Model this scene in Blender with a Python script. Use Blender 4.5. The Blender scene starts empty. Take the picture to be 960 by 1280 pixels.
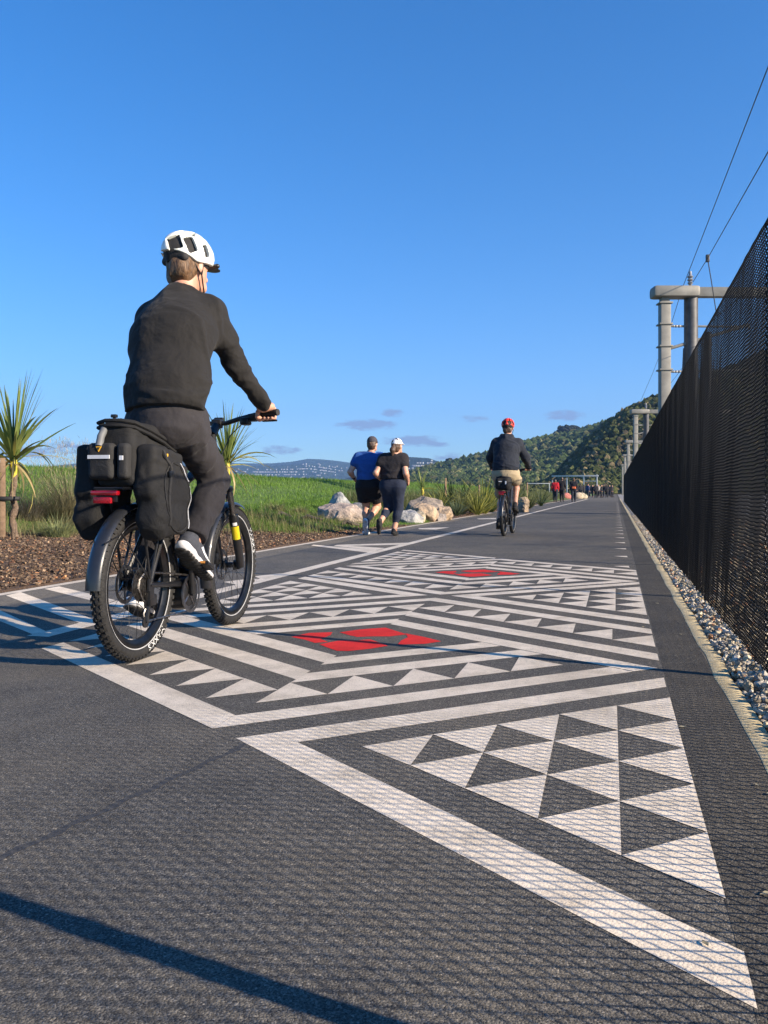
import bpy, bmesh, math, random
import numpy as np
from mathutils import Vector, Matrix
random.seed(7); rng = np.random.default_rng(7)
SC = bpy.context.scene
COL = SC.collection
PI = math.pi
F, CH, HY = 1060.0, 0.72, 615.0            # focal length (photo px), camera height (m), horizon row
TH = math.atan2(290, F); ST, CT = math.sin(TH), math.cos(TH)
def W(u, v, z=0.0):                         # path frame (u along the path, v to its right) -> world
    return (u*ST + v*CT, u*CT - v*ST, z)
def UV(X, Y):
    return (X*ST + Y*CT, X*CT - Y*ST)
def G(px, py):                              # ground point seen at a photo pixel, in the path frame
    Y = F*CH/(py-HY); return UV((px-480)/F*Y, Y)
def at(px, py, Y):                          # point seen at a photo pixel at a depth
    return np.array(((px-480)/F*Y, Y, CH+(HY-py)/F*Y))

# ---------------------------------------------------------------- objects
def tag(o, label=None, cat=None, group=None, kind=None):
    if label: o['label'] = label
    if cat: o['category'] = cat
    if group: o['group'] = group
    if kind: o['kind'] = kind
    return o
def link(o, parent=None):
    COL.objects.link(o)
    if parent is not None: o.parent = parent
    return o
def thing(name, label, cat, loc=(0, 0, 0), rz=0, group=None):
    o = bpy.data.objects.new(name, None); o.empty_display_size = .1
    link(o); o.location = loc; o.rotation_euler = (0, 0, rz)
    return tag(o, label, cat, group)
def copy_tree(o, parent=None):
    c = o.copy(); COL.objects.link(c)
    if parent is not None: c.parent = parent
    for ch in list(o.children): copy_tree(ch, c)
    return c

# ---------------------------------------------------------------- materials
class NT:
    def __init__(s, nt): s.nt = nt
    def n(s, t, **kw):
        nd = s.nt.nodes.new(t)
        for k, v in kw.items():
            if k in nd.inputs.keys() if isinstance(k, str) else False: nd.inputs[k].default_value = v
            else: setattr(nd, k, v)
        return nd
    def l(s, a, b): s.nt.links.new(a, b)
    def noise(s, scale, detail=3, rough=.55, vec=None, dist=0):
        nd = s.nt.nodes.new('ShaderNodeTexNoise'); nd.inputs['Scale'].default_value = scale
        nd.inputs['Detail'].default_value = detail; nd.inputs['Roughness'].default_value = rough
        nd.inputs['Distortion'].default_value = dist
        if vec is not None: s.l(vec, nd.inputs['Vector'])
        return nd.outputs['Fac']
    def ramp(s, fac, stops):
        nd = s.nt.nodes.new('ShaderNodeValToRGB'); cr = nd.color_ramp
        while len(cr.elements) < len(stops): cr.elements.new(.5)
        for e, (p, c) in zip(cr.elements, stops):
            e.position = p; e.color = (*c, 1) if len(c) == 3 else c
        s.l(fac, nd.inputs[0]); return nd.outputs[0]
    def math(s, op, a, b=None, c=None, clamp=False):
        nd = s.nt.nodes.new('ShaderNodeMath'); nd.operation = op; nd.use_clamp = clamp
        for i, x in enumerate((a, b, c)):
            if x is None: continue
            if isinstance(x, (int, float)): nd.inputs[i].default_value = x
            else: s.l(x, nd.inputs[i])
        return nd.outputs[0]
    def mix(s, fac, a, b, mode='MIX'):
        nd = s.nt.nodes.new('ShaderNodeMix'); nd.data_type = 'RGBA'; nd.blend_type = mode
        for i, x in ((0, fac), (6, a), (7, b)):
            if isinstance(x, (int, float)): nd.inputs[i].default_value = x
            elif isinstance(x, tuple): nd.inputs[i].default_value = (*x, 1) if len(x) == 3 else x
            else: s.l(x, nd.inputs[i])
        return nd.outputs[2]
    def bump(s, h, strength=.3, dist=.01):
        nd = s.nt.nodes.new('ShaderNodeBump'); nd.inputs['Strength'].default_value = strength
        nd.inputs['Distance'].default_value = dist; s.l(h, nd.inputs['Height']); return nd.outputs[0]
def new_mat(name):
    m = bpy.data.materials.new(name); m.use_nodes = True
    nt = m.node_tree; b = nt.nodes['Principled BSDF']
    return m, NT(nt), b
def M(name, col, rough=.6, metal=0., var=.15, scale=12., bump=0., bscale=120., bdist=.004, col2=None, coat=0., attr=None, spec=.5, thr=None, sheen=0., wave=None):
    m, t, b = new_mat(name)
    tc = t.n('ShaderNodeTexCoord').outputs['Object']
    nz = t.noise(scale, 4, .6, tc)
    c2 = col2 if col2 else tuple(max(0, c*(1-2*var)) for c in col)
    c1 = col if col2 else tuple(c*(1+var) for c in col)
    lo, hi = thr if thr else (.3, .7)
    c = t.ramp(nz, [(lo, c2), (hi, c1)])
    if attr:
        a = t.n('ShaderNodeAttribute', attribute_name=attr)
        c = t.mix(1., c, a.outputs['Color'], 'MULTIPLY')
    t.l(c, b.inputs['Base Color'])
    b.inputs['Roughness'].default_value = rough; b.inputs['Metallic'].default_value = metal
    b.inputs['Specular IOR Level'].default_value = spec
    b.inputs['Coat Weight'].default_value = coat
    b.inputs['Sheen Weight'].default_value = sheen
    if bump:
        h = t.noise(bscale, 5, .65, tc)
        if wave:
            w = t.n('ShaderNodeTexNoise'); w.inputs['Scale'].default_value = wave; w.inputs['Distortion'].default_value = 1.5
            w.inputs['Detail'].default_value = 1; t.l(tc, w.inputs['Vector'])
            h = t.math('ADD', t.math('MULTIPLY', h, .25), t.math('MULTIPLY', w.outputs['Fac'], 2.5))
        t.l(t.bump(h, bump, bdist), b.inputs['Normal'])
    return m

# ---------------------------------------------------------------- mesh building
def mesh_np(name, V, faces, mats, parent=None, smooth=True, mi=None, attrs=None, loc=None):
    """V (n,3); faces: list of (k,m) int arrays"""
    me = bpy.data.meshes.new(name)
    V = np.asarray(V, np.float32); me.vertices.add(len(V)); me.vertices.foreach_set('co', V.ravel())
    faces = [np.asarray(f, np.int32) for f in faces if len(f)]
    li = np.concatenate([f.ravel() for f in faces])
    tot = np.concatenate([np.full(len(f), f.shape[1], np.int32) for f in faces])
    st = np.concatenate([[0], np.cumsum(tot)[:-1]]).astype(np.int32)
    me.loops.add(len(li)); me.loops.foreach_set('vertex_index', li)
    me.polygons.add(len(tot)); me.polygons.foreach_set('loop_start', st); me.polygons.foreach_set('loop_total', tot)
    me.polygons.foreach_set('use_smooth', np.full(len(tot), smooth, bool))
    for m in (mats if isinstance(mats, (list, tuple)) else [mats]): me.materials.append(m)
    if mi is not None: me.polygons.foreach_set('material_index', np.asarray(mi, np.int32))
    me.update(calc_edges=True)
    for k, a in (attrs or {}).items():
        at_ = me.attributes.new(k, 'FLOAT_COLOR', 'POINT')
        c = np.ones((len(V), 4), np.float32); c[:, :3] = a; at_.data.foreach_set('color', c.ravel())
    o = bpy.data.objects.new(name, me); link(o, parent)
    if loc is not None: o.location = loc
    return o
def nrm(a):
    a = np.asarray(a, float); return a/(np.linalg.norm(a)+1e-12)
def frame_of(d):
    d = nrm(d); h = np.array((0, 0, 1.)) if abs(d[2]) < .9 else np.array((0, 1., 0))
    x = nrm(np.cross(h, d)); return x, np.cross(d, x), d
class MB:
    def __init__(s): s.v = []; s.f = []; s.m = []; s.cur = 0
    def add(s, vs, fs):
        o = len(s.v); s.v += [tuple(map(float, p)) for p in vs]
        for f in fs: s.f.append(tuple(o+i for i in f)); s.m.append(s.cur)
        return s
    def tube(s, pts, r, n=8, cap=True, closed=False):
        pts = [np.asarray(p, float) for p in pts]; k = len(pts)
        rs = r if isinstance(r, (list, tuple)) else [r]*k
        vs = []; px = None
        for i, p in enumerate(pts):
            if closed: d = pts[(i+1) % k]-pts[i-1]
            else: d = pts[min(i+1, k-1)]-pts[max(i-1, 0)]
            d = nrm(d)
            if px is None: x, y, _ = frame_of(d)
            else: x = nrm(px-d*np.dot(px, d)); y = np.cross(d, x)
            px = x
            for j in range(n):
                a = 2*PI*j/n; vs.append(p+rs[i]*(math.cos(a)*x+math.sin(a)*y))
        fs = []
        for i in range(k if closed else k-1):
            i2 = (i+1) % k
            for j in range(n): fs.append((i*n+j, i*n+(j+1) % n, i2*n+(j+1) % n, i2*n+j))
        if cap and not closed: fs += [tuple(range(n))[::-1], tuple((k-1)*n+j for j in range(n))]
        return s.add(vs, fs)
    def box(s, c, size, R=None, bev=0.):
        hx, hy, hz = (x/2 for x in size); c = np.asarray(c, float)
        R = np.eye(3) if R is None else np.asarray(R)
        if bev <= 0:
            P = [(x, y, z) for z in (-hz, hz) for y in (-hy, hy) for x in (-hx, hx)]
            fs = [(0, 2, 3, 1), (4, 5, 7, 6), (0, 1, 5, 4), (2, 6, 7, 3), (0, 4, 6, 2), (1, 3, 7, 5)]
            return s.add([c+R@np.array(p) for p in P], fs)
        b = min(bev, hx*.9, hy*.9, hz*.9)
        bm = bmesh.new(); bmesh.ops.create_cube(bm, size=2)
        for v in bm.verts: v.co = Vector((v.co.x*hx, v.co.y*hy, v.co.z*hz))
        bmesh.ops.bevel(bm, geom=list(bm.edges), offset=b, segments=2, profile=.6, affect='EDGES')
        bm.verts.index_update()
        vs = [c+R@np.array(v.co) for v in bm.verts]; fs = [[v.index for v in f.verts] for f in bm.faces]; bm.free()
        return s.add(vs, fs)
    def lathe(s, prof, c, axis, n=24, a0=0., a1=2*PI):
        """prof: (r, h) list revolved about axis through c"""
        x, y, d = frame_of(axis); c = np.asarray(c, float); k = len(prof)
        full = abs(a1-a0-2*PI) < 1e-6; m = n if full else n+1; vs = []
        for i in range(m):
            a = a0+(a1-a0)*i/n
            for r, h in prof: vs.append(c+r*(math.cos(a)*x+math.sin(a)*y)+h*d)
        fs = []
        for i in range(n):
            i2 = (i+1) % m
            for j in range(k-1): fs.append((i*k+j, i2*k+j, i2*k+j+1, i*k+j+1))
        return s.add(vs, fs)
    def disc_ring(s, c, axis, r0, r1, th, n=28):
        return s.lathe([(r0, -th/2), (r1, -th/2), (r1, th/2), (r0, th/2), (r0, -th/2)], c, axis, n)
    def ico(s, c, r, sub=1, scale=(1, 1, 1), jit=0.):
        bm = bmesh.new(); bmesh.ops.create_icosphere(bm, subdivisions=sub, radius=1); bm.verts.index_update()
        vs = [np.asarray(c)+r*np.array(v.co)*np.array(scale)*(1+jit*(random.random()-.5)) for v in bm.verts]
        fs = [[v.index for v in f.verts] for f in bm.faces]; bm.free(); return s.add(vs, fs)
    def build(s, name, mats, parent=None, smooth=True, origin=None, sharp=40):
        me = bpy.data.meshes.new(name)
        v = np.array(s.v)
        if origin is not None: v = v-np.asarray(origin)
        me.from_pydata([tuple(p) for p in v], [], s.f)
        for m in (mats if isinstance(mats, (list, tuple)) else [mats]): me.materials.append(m)
        me.polygons.foreach_set('material_index', s.m)
        if smooth:
            me.polygons.foreach_set('use_smooth', [True]*len(s.f))
            me.set_sharp_from_angle(angle=math.radians(sharp))
        me.update(); o = bpy.data.objects.new(name, me); link(o, parent)
        if origin is not None: o.location = origin
        return o
def text_pts(body, size=1.):
    cu = bpy.data.curves.new('t', 'FONT'); cu.body = body; cu.size = size; cu.extrude = 0; cu.resolution_u = 3
    o = bpy.data.objects.new('t', cu); COL.objects.link(o); bpy.context.view_layer.update()
    dg = bpy.context.evaluated_depsgraph_get(); me = bpy.data.meshes.new_from_object(o.evaluated_get(dg))
    V = np.array([v.co[:] for v in me.vertices]); Fs = [tuple(p.vertices) for p in me.polygons]
    bpy.data.objects.remove(o); bpy.data.meshes.remove(me); return V, Fs

# ---------------------------------------------------------------- implicit surfaces
_nd = rng.normal(size=(9, 3)); _nd /= np.linalg.norm(_nd, axis=1)[:, None]; _np = rng.random(9)*6.28
def wob(P, f):                              # cheap smooth noise, about -1..1
    o = 0
    for i in range(9): o = o+np.sin((P@_nd[i])*f*(.7+.12*i)+_np[i])*(1 if i < 5 else .6)
    return o/4.
def crease(P, f, w=.16):                    # thin raised wrinkle lines
    return np.exp(-(wob(P, f)/w)**2)
class SDF:
    def __init__(s): s.p = []
    def cap(s, a, b, ra, rb=None, k=.02, flat=None):
        s.p.append(('cap', np.asarray(a, float), np.asarray(b, float), ra, ra if rb is None else rb, k, flat)); return s
    def ell(s, c, r, R=None, k=.02):
        s.p.append(('ell', np.asarray(c, float), np.asarray(r, float), np.eye(3) if R is None else np.asarray(R, float), k)); return s
    def box(s, c, half, rad=.02, R=None, k=.01):
        s.p.append(('box', np.asarray(c, float), np.asarray(half, float), np.eye(3) if R is None else np.asarray(R, float), rad, k)); return s
    def sub(s, kind, *a, **kw):             # carve
        getattr(s, kind)(*a, **kw); s.p[-1] = ('sub', s.p[-1]); return s
    def bounds(s, q):
        if q[0] == 'cap':
            r = max(q[3], q[4]); return np.minimum(q[1], q[2])-r, np.maximum(q[1], q[2])+r
        if q[0] == 'ell':
            r = np.full(3, q[2].max()); return q[1]-r, q[1]+r
        r = np.full(3, np.linalg.norm(q[2])+q[4]); return q[1]-r, q[1]+r
    def dist(s, q, P):
        if q[0] == 'cap':
            a, b, ra, rb, flat = q[1], q[2], q[3], q[4], q[6]
            if flat is not None:
                n, f = np.asarray(flat[0], float), flat[1]; n = n/np.linalg.norm(n); m = (a+b)/2
                # squash relative to the segment itself
                ab = b-a; L2 = ab@ab+1e-12
                t = np.clip(((P-a)@ab)/L2, 0, 1); q_ = P-(a+t[..., None]*ab)
                dn = q_@n; q_ = q_+dn[..., None]*n*(1/f-1)
                r = ra+(rb-ra)*t; return (np.linalg.norm(q_, axis=-1)-r)*(.5+.5*f)
            ab = b-a; L2 = ab@ab+1e-12
            t = np.clip(((P-a)@ab)/L2, 0, 1); q_ = P-(a+t[..., None]*ab)
            return np.sqrt((q_**2).sum(-1))-(ra+(rb-ra)*t)
        if q[0] == 'ell':
            L = (P-q[1])@q[3]; r = q[2]; k0 = np.linalg.norm(L/r, axis=-1); k1 = np.linalg.norm(L/(r*r), axis=-1)
            return k0*(k0-1)/(k1+1e-9)
        L = np.abs((P-q[1])@q[3])-q[2]+q[4]
        return np.linalg.norm(np.maximum(L, 0), axis=-1)+np.minimum(L.max(-1), 0)-q[4]
    def mesh(s, h, disp=None, clip=None, pad=.03):
        pos = [q for q in s.p if q[0] != 'sub']
        lo = np.min([s.bounds(q)[0] for q in pos], 0)-pad; hi = np.max([s.bounds(q)[1] for q in pos], 0)+pad
        n = np.ceil((hi-lo)/h).astype(int)+1
        ax = [lo[i]+h*np.arange(n[i]) for i in range(3)]
        D = np.full(n, 1., np.float64)
        for q in s.p:
            sub = q[0] == 'sub'; g = q[1] if sub else q
            k = g[5] if g[0] in ('cap', 'box') else g[4]
            b0, b1 = s.bounds(g); mgn = max(3*h, 1.6*k)+.015
            i0 = np.clip(np.floor((b0-mgn-lo)/h).astype(int), 0, n); i1 = np.clip(np.ceil((b1+mgn-lo)/h).astype(int)+1, 0, n)
            if (i1 <= i0).any(): continue
            sl = tuple(slice(a, b) for a, b in zip(i0, i1))
            P = np.stack(np.meshgrid(*[ax[i][sl[i]] for i in range(3)], indexing='ij'), -1)
            d = s.dist(g, P); e = D[sl]
            if sub:
                D[sl] = np.maximum(e, -d)
            else:
                hh = np.clip(.5+.5*(e-d)/k, 0, 1); D[sl] = e*(1-hh)+d*hh-k*hh*(1-hh)
        if disp is not None or clip is not None:
            P = np.stack(np.meshgrid(*ax, indexing='ij'), -1)
            if disp is not None:
                near = np.abs(D) < .06; D[near] += disp(P[near])
            if clip is not None: D = np.maximum(D, clip(P))
        return surface_nets(D, lo, h)
def surface_nets(D, lo, h):
    n = np.array(D.shape); I = D < 0
    c = np.zeros(n-1, np.int8)
    for dx in (0, 1):
        for dy in (0, 1):
            for dz in (0, 1): c += I[dx:n[0]-1+dx, dy:n[1]-1+dy, dz:n[2]-1+dz]
    mix = (c > 0) & (c < 8); idx = np.argwhere(mix); vid = np.full(n-1, -1, np.int32); vid[mix] = np.arange(len(idx))
    acc = np.zeros((len(idx), 3)); cnt = np.zeros(len(idx))
    for a in range(3):
        o = [i for i in range(3) if i != a]
        for p in (0, 1):
            for q in (0, 1):
                A = idx.copy(); A[:, o[0]] += p; A[:, o[1]] += q; B = A.copy(); B[:, a] += 1
                va = D[tuple(A.T)]; vb = D[tuple(B.T)]; cr = (va < 0) != (vb < 0)
                t = np.where(cr, va/np.where(cr, va-vb, 1), 0)
                pt = A.astype(float); pt[:, a] += t
                acc[cr] += pt[cr]; cnt[cr] += 1
    V = lo+h*acc/np.maximum(cnt, 1)[:, None]
    fs = []
    for a in range(3):
        b, e = (a+1) % 3, (a+2) % 3
        sl0 = [slice(None)]*3; sl1 = [slice(None)]*3
        sl0[a] = slice(0, n[a]-1); sl1[a] = slice(1, n[a])
        for x in (b, e): sl0[x] = slice(1, n[x]-1); sl1[x] = slice(1, n[x]-1)
        A = I[tuple(sl0)]; B = I[tuple(sl1)]
        for flip, msk in ((False, A & ~B), (True, ~A & B)):
            e0 = np.argwhere(msk)
            if not len(e0): continue
            e0[:, b] += 1; e0[:, e] += 1
            def cell(db, de):
                q = e0.copy(); q[:, b] += db; q[:, e] += de; return vid[tuple(q.T)]
            quad = np.stack([cell(-1, -1), cell(0, -1), cell(0, 0), cell(-1, 0)], 1)
            if flip: quad = quad[:, ::-1]
            fs.append(quad)
    return V, np.concatenate(fs) if fs else np.zeros((0, 4), int)
def sdf_obj(name, s, h, mats, parent=None, disp=None, clip=None, mi=None):
    V, Q = s.mesh(h, disp, clip)
    ids = None
    if mi is not None: ids = mi(V[Q].mean(1))
    return mesh_np(name, V, [Q], mats, parent, True, ids)
# ================================================================ ground, path, markings
def asphalt(name='asphalt', k=1.):
    m, t, b = new_mat(name)
    tc = t.n('ShaderNodeTexCoord').outputs['Object']
    big = t.noise(.55, 4, .6, tc); mid = t.noise(7, 4, .6, tc); fine = t.noise(300, 3, .75, tc)
    vo = t.n('ShaderNodeTexVoronoi'); vo.inputs['Scale'].default_value = 260; t.l(tc, vo.inputs['Vector'])
    stone = t.ramp(t.math('ADD', vo.outputs['Color'], 0), [(.0, (.050, .048, .045)), (.5, (.110, .105, .095)), (.82, (.178, .168, .150)), (1., (.34, .31, .265))])
    pit = t.ramp(fine, [(.36, (.32, .32, .34)), (.58, (1.05, 1.04, 1.02))])
    c = t.mix(1., stone, pit, 'MULTIPLY')
    worn = t.ramp(big, [(.35, (.9, .91, .93)), (.65, (1.28, 1.23, 1.14))])
    c = t.mix(1., c, worn, 'MULTIPLY')
    c = t.mix(1., c, t.ramp(mid, [(.3, (1.0, 1.0, 1.0)), (.7, (1.28, 1.28, 1.27))]), 'MULTIPLY')
    du = t.math('MULTIPLY', t.ramp(t.noise(1.1, 5, .7, tc), [(.47, (0, 0, 0)), (.66, (1, 1, 1))]), t.ramp(fine, [(.4, (0, 0, 0)), (.62, (1, 1, 1))]))
    c = t.mix(t.math('MULTIPLY', du, .52), c, (.21, .18, .135))
    if k != 1.: c = t.mix(1., c, (k, k, k), 'MULTIPLY')
    t.l(c, b.inputs['Base Color']); b.inputs['Roughness'].default_value = .92
    b.inputs['Specular IOR Level'].default_value = .14
    h = t.math('ADD', t.math('MULTIPLY', vo.outputs['Distance'], -1.), fine)
    t.l(t.bump(h, .5, .0022), b.inputs['Normal'])
    return m
def paint(name, col, wear=.39):
    m, t, b = new_mat(name)
    tc = t.n('ShaderNodeTexCoord').outputs['Object']
    fine = t.noise(260, 3, .75, tc); mid = t.noise(9, 5, .65, tc)
    vo = t.n('ShaderNodeTexVoronoi'); vo.inputs['Scale'].default_value = 170; t.l(tc, vo.inputs['Vector'])
    f = t.math('ADD', fine, t.math('MULTIPLY', t.math('SUBTRACT', mid, .5), .28))
    grain = t.ramp(f, [(wear-.09, (.11, .105, .1)), (wear+.01, (.8, .8, .8)), (.75, (1.06, 1.06, 1.06))])
    c = t.mix(1., grain, col, 'MULTIPLY')
    c = t.mix(1., c, t.ramp(mid, [(.3, (.90, .89, .87)), (.65, (1.03, 1.03, 1.03))]), 'MULTIPLY')
    c = t.mix(1., c, t.ramp(t.noise(2.3, 6, .7, tc, .6), [(.34, (.80, .79, .77)), (.52, (1, 1, 1))]), 'MULTIPLY')
    t.l(c, b.inputs['Base Color']); b.inputs['Roughness'].default_value = .85; b.inputs['Specular IOR Level'].default_value = .2
    h = t.math('ADD', t.math('MULTIPLY', vo.outputs['Distance'], -1.), fine)
    t.l(t.bump(h, .35, .0018), b.inputs['Normal'])
    return m
m_asph = asphalt()
m_white = paint('white_paint', (.86, .745, .59)); m_red = paint('red_paint', (.82, .034, .026), .35)

# --- shared path (one sheet)
def sheet(name, us, vs, z, m):
    V = []; Q = []
    for u in us:
        for v in vs: V.append(W(u, v, z))
    k = len(vs)
    for i in range(len(us)-1):
        for j in range(k-1): Q.append((i*k+j, i*k+j+1, (i+1)*k+j+1, (i+1)*k+j))
    o = mesh_np(name, V, [Q], m, None, False); return tag(o, kind='structure')
us_long = list(np.concatenate([np.arange(-6, 40, 2.), np.arange(40, 420, 20.)]))
tag(sheet('path', us_long, [-4.24, -3, -2, -1, .02, .40], 0., m_asph), kind='structure')

tag(sheet('footway', us_long, [-4.235, -3.5, -2.79], .0004, asphalt('footway_lit_asphalt', 1.12)), kind='structure')  # lighter asphalt copy: sunlight clear of the fence mesh is painted into its colour
tag(sheet('path_edge', us_long, [.185, .372], .0004, asphalt('edge_asphalt', .66)), kind='structure')
# --- painted marking
mk = MB(); rd = MB(); _lev = [0]
def poly(mb, pts):
    """flat painted polygon given in the path frame"""
    _lev[0] = (_lev[0]+1) % 9; z = .0008+.00012*_lev[0]
    P = [Vector(W(u, v, z)) for u, v in pts]
    from mathutils.geometry import tessellate_polygon
    tr = tessellate_polygon([P]); fs = []
    for a, b, c in tr:
        if (P[b]-P[a]).cross(P[c]-P[a]).z < 0: a, b, c = c, b, a
        fs.append((a, b, c))
    mb.add(P, fs)
VC, CW, HV = -1.185, .1945, 1.362            # centre line, triangle column, half width of the mural
def L(uc, vv, s):                            # pattern line: leaves the centre line at uc with slope s
    return (uc+.11*vv+s*abs(vv), vv+VC)
S = .84
def strip(o, i, s, v0, v1, side=1, so=None):
    """band between pattern lines that start at o and i, between v'=v0 and v1 on one side"""
    so = s if so is None else so
    poly(mk, [L(o, side*v0, so), L(o, side*v1, so), L(i, side*v1, s), L(i, side*v0, s)])
def tri_row(base, apex, s, side, n0, n1, flip=False):
    """one row of triangles between two parallel pattern lines"""
    for k in range(n0, n1):
        a, b = k*CW, (k+1)*CW
        if not flip: poly(mk, [L(base, side*a, s), L(base, side*b, s), L(apex, side*a, s)] if side > 0 else [L(base, side*a, s), L(base, side*b, s), L(apex, side*a, s)])
        else: poly(mk, [L(base, side*a, s), L(base, side*b, s), L(apex, side*b, s)])
def dia(D0, rot, pts):
    """polygon of the right half of a diamond (u' from its centre, v'); rot turns it half a turn for the left half"""
    q = []
    for u, v in pts:
        if rot: u, v = -u, -v
        q.append((4.0+D0+u+.11*v, VC+v))
    poly(mk, q)
for D0 in (0., 3.49):
    for rot in (0, 1):
        lo = lambda c, v: (c-4.+S*v, v)          # near right side
        hi = lambda c, v: (c-4.-S*v, v)          # far right side
        dia(D0, rot, [lo(2.35, 0), lo(2.35, 1.25), lo(2.505, 1.16), lo(2.505, 0)])
        dia(D0, rot, [lo(2.99, 0), lo(2.99, .87), lo(3.165, .765), lo(3.165, 0)])
        dia(D0, rot, [lo(3.335, 0), lo(3.335, .665), lo(3.50, .568), lo(3.50, 0)])
        dia(D0, rot, [hi(4.46, 0), hi(4.46, 1.255), hi(4.62, 1.35), hi(4.62, 0)])
        dia(D0, rot, [hi(4.79, 0), hi(4.79, HV), hi(4.95, HV), hi(4.95, 0)])
        dia(D0, rot, [hi(5.49, 0), hi(5.49, HV), hi(5.65, HV), hi(5.65, 0)])
        for k in range(7):
            a, b = k*CW, (k+1)*CW
            if k < 5: dia(D0, rot, [lo(2.672, a), lo(2.672, b), lo(2.99, a)])
            dia(D0, rot, [hi(5.13, a), hi(5.13, b), hi(5.455, b)])
    # red heart of the diamond, broken by a dark zigzag
    def rp(pts):
        poly(rd, [(u+D0, v) for u, v in pts])
    if D0 == 0:
        g0 = lambda x, y: G(300+x/3.2, 780+y/3.2)
        RED = [[g0(*p) for p in q] for q in (
            [(205, 52), (275, 36), (370, 33), (362, 45), (322, 60), (352, 72), (300, 76), (262, 64)],
            [(398, 34), (480, 22), (582, 15), (668, 42), (600, 50), (530, 50), (470, 52), (440, 46)],
            [(662, 38), (735, 52), (805, 70), (740, 80), (630, 83), (645, 66), (672, 54)],
            [(318, 82), (390, 68), (470, 66), (520, 62), (560, 76), (592, 88), (520, 100), (432, 109), (388, 108), (350, 95)])]
    for q in RED: rp(q)
# right-hand half wedges with their triangle fields
def wedge_pts(tip, up, lo, upi, loi, inn):
    poly(mk, [tip, lo, loi, inn]); poly(mk, [tip, inn, upi, up])
def field(tipp, Ts, Bs):
    prev = [tipp]
    for j, (T, B) in enumerate(zip(Ts, Bs)):
        n = j+1; cur = [tuple(np.array(T)+(np.array(B)-np.array(T))*i/n) for i in range(n+1)]
        for i in range(n): poly(mk, [prev[i], cur[i], cur[i+1]])
        prev = cur
wedge_pts((2.276, -1.071), (3.456, .179), (1.275, .19), (3.294, .179), (1.429, .193), (2.286, -.883))
field((2.296, -.692), [(2.465, -.523), (2.622, -.354), (2.794, -.177), (2.959, .003), (3.126, .182)],
      [(2.171, -.522), (2.036, -.354), (1.889, -.166), (1.742, .01), (1.606, .187)])
for side, lst in ((1, (5.79,)), (-1, (5.79, 9.28))):
    for u0 in lst:
        def LW(du, vv, s): return (u0+du+.11*side*vv+s*(vv-.08), VC+side*vv)
        sl, su = -.86, .88
        if not (side < 0 and u0 > 9):
            poly(mk, [LW(0, .08, 0), LW(0, HV, su), LW(-.17, HV, su), LW(0, .27, 0)])
        poly(mk, [LW(0, .08, 0), LW(0, .27, 0), LW(.17, HV, sl), LW(0, HV, sl)])
        if side < 0 and u0 > 9:
            poly(mk, [LW(0, .08, 0), LW(0, HV, .86), LW(-.14, HV, .86), LW(-.14, .08, .86)])
        ts = [.47+.178*(k+1) for k in range(5)]
        field(LW(0, .47, 0), [LW(-.345, v, su) for v in ts], [LW(.345, v, sl) for v in ts])
# lane line between riders and walkers, path edge line, row of small teeth along the fence side
def ribbon(mb, c, w, us):
    for a, b in zip(us[:-1], us[1:]):
        poly(mb, [(a, c(a)-w/2), (b, c(b)-w/2), (b, c(b)+w/2), (a, c(a)+w/2)])
ribbon(mk, lambda u: -2.78, .125, [3.62]+list(np.arange(4.5, 90, 3.)))
ed = MB(); ribbon(ed, lambda u: -4.17, .085, list(np.arange(-4, 96, 4.)))
for k in range(40):
    u = 8.55+1.33*k
    poly(mk, [(u-.02, -.025), (u-.16, .125), (u+.05, .118)])
# chevrons on the walkers' side
def pp(*q, z=None): poly(mk, [G(*p) for p in q])
pp((7.5, 744.7), (25.8, 740.3), (129, 779), (111, 783.5))
pp((55.8, 736.2), (74, 733), (186, 760.5), (170, 764.5))
pp((-30, 762.5), (0, 763), (57, 789), (42, 793.5), (-6, 774))
pp((279, 727.5), (303, 724.6), (324, 723.6), (296, 731))
pp((318, 720.4), (352, 716.8), (326, 724.0))
pp((389, 682), (392, 681), (473, 688.2), (460, 690.8))
pp((417, 682.6), (421, 681.2), (481, 685.2), (470, 688))
pp((421, 681.2), (512, 678.4), (500, 681), (440, 682.3))
pp((523, 660.3), (562, 659.2), (545, 662), (524, 661.6))
pp((596, 648.3), (620, 647.6), (620, 649), (598, 649))
mural = mk.build('path_marking', m_white, None, False); tag(mural, kind='structure')
tag(rd.build('path_marking', m_red, None, False), kind='structure')
tag(ed.build('path_marking', paint('edge_paint', (.70,.62,.51), .4), None, False), kind='structure')

# --- kerb, ballast, ground
m_kerb, t, b = new_mat('kerb_timber')
tc = t.n('ShaderNodeTexCoord').outputs['Object']
c = t.ramp(t.noise(40, 5, .7, tc), [(.3, (.40, .31, .16)), (.5, (.60, .49, .28)), (.75, (.68, .57, .36))])
t.l(t.mix(1., c, t.ramp(t.noise(6, 3, .6, tc), [(.3, (.8, .78, .74)), (.6, (1, 1, 1))]), 'MULTIPLY'), b.inputs['Base Color'])
b.inputs['Roughness'].default_value = .85; t.l(t.bump(t.noise(150, 4, .7, tc), .6, .004), b.inputs['Normal'])
kb = MB(); us = list(np.arange(-4, 30, .25))+list(np.arange(30, 100, 3.))
vs = []; 
for i, u in enumerate(us):
    j = .004*math.sin(u*5.1)+.003*math.sin(u*17.3+1); w = .062
    a = .374+j
    for v, z in ((a, -.02), (a, .001), (a+.004, .0025), (a+w-.006, .004), (a+w, .001), (a+w, -.03)):
        vs.append(W(u, v+.002*math.sin(u*41+z*99), z))
fs = []
for i in range(len(us)-1):
    for j in range(5): fs.append((i*6+j, i*6+j+1, (i+1)*6+j+1, (i+1)*6+j))
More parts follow.
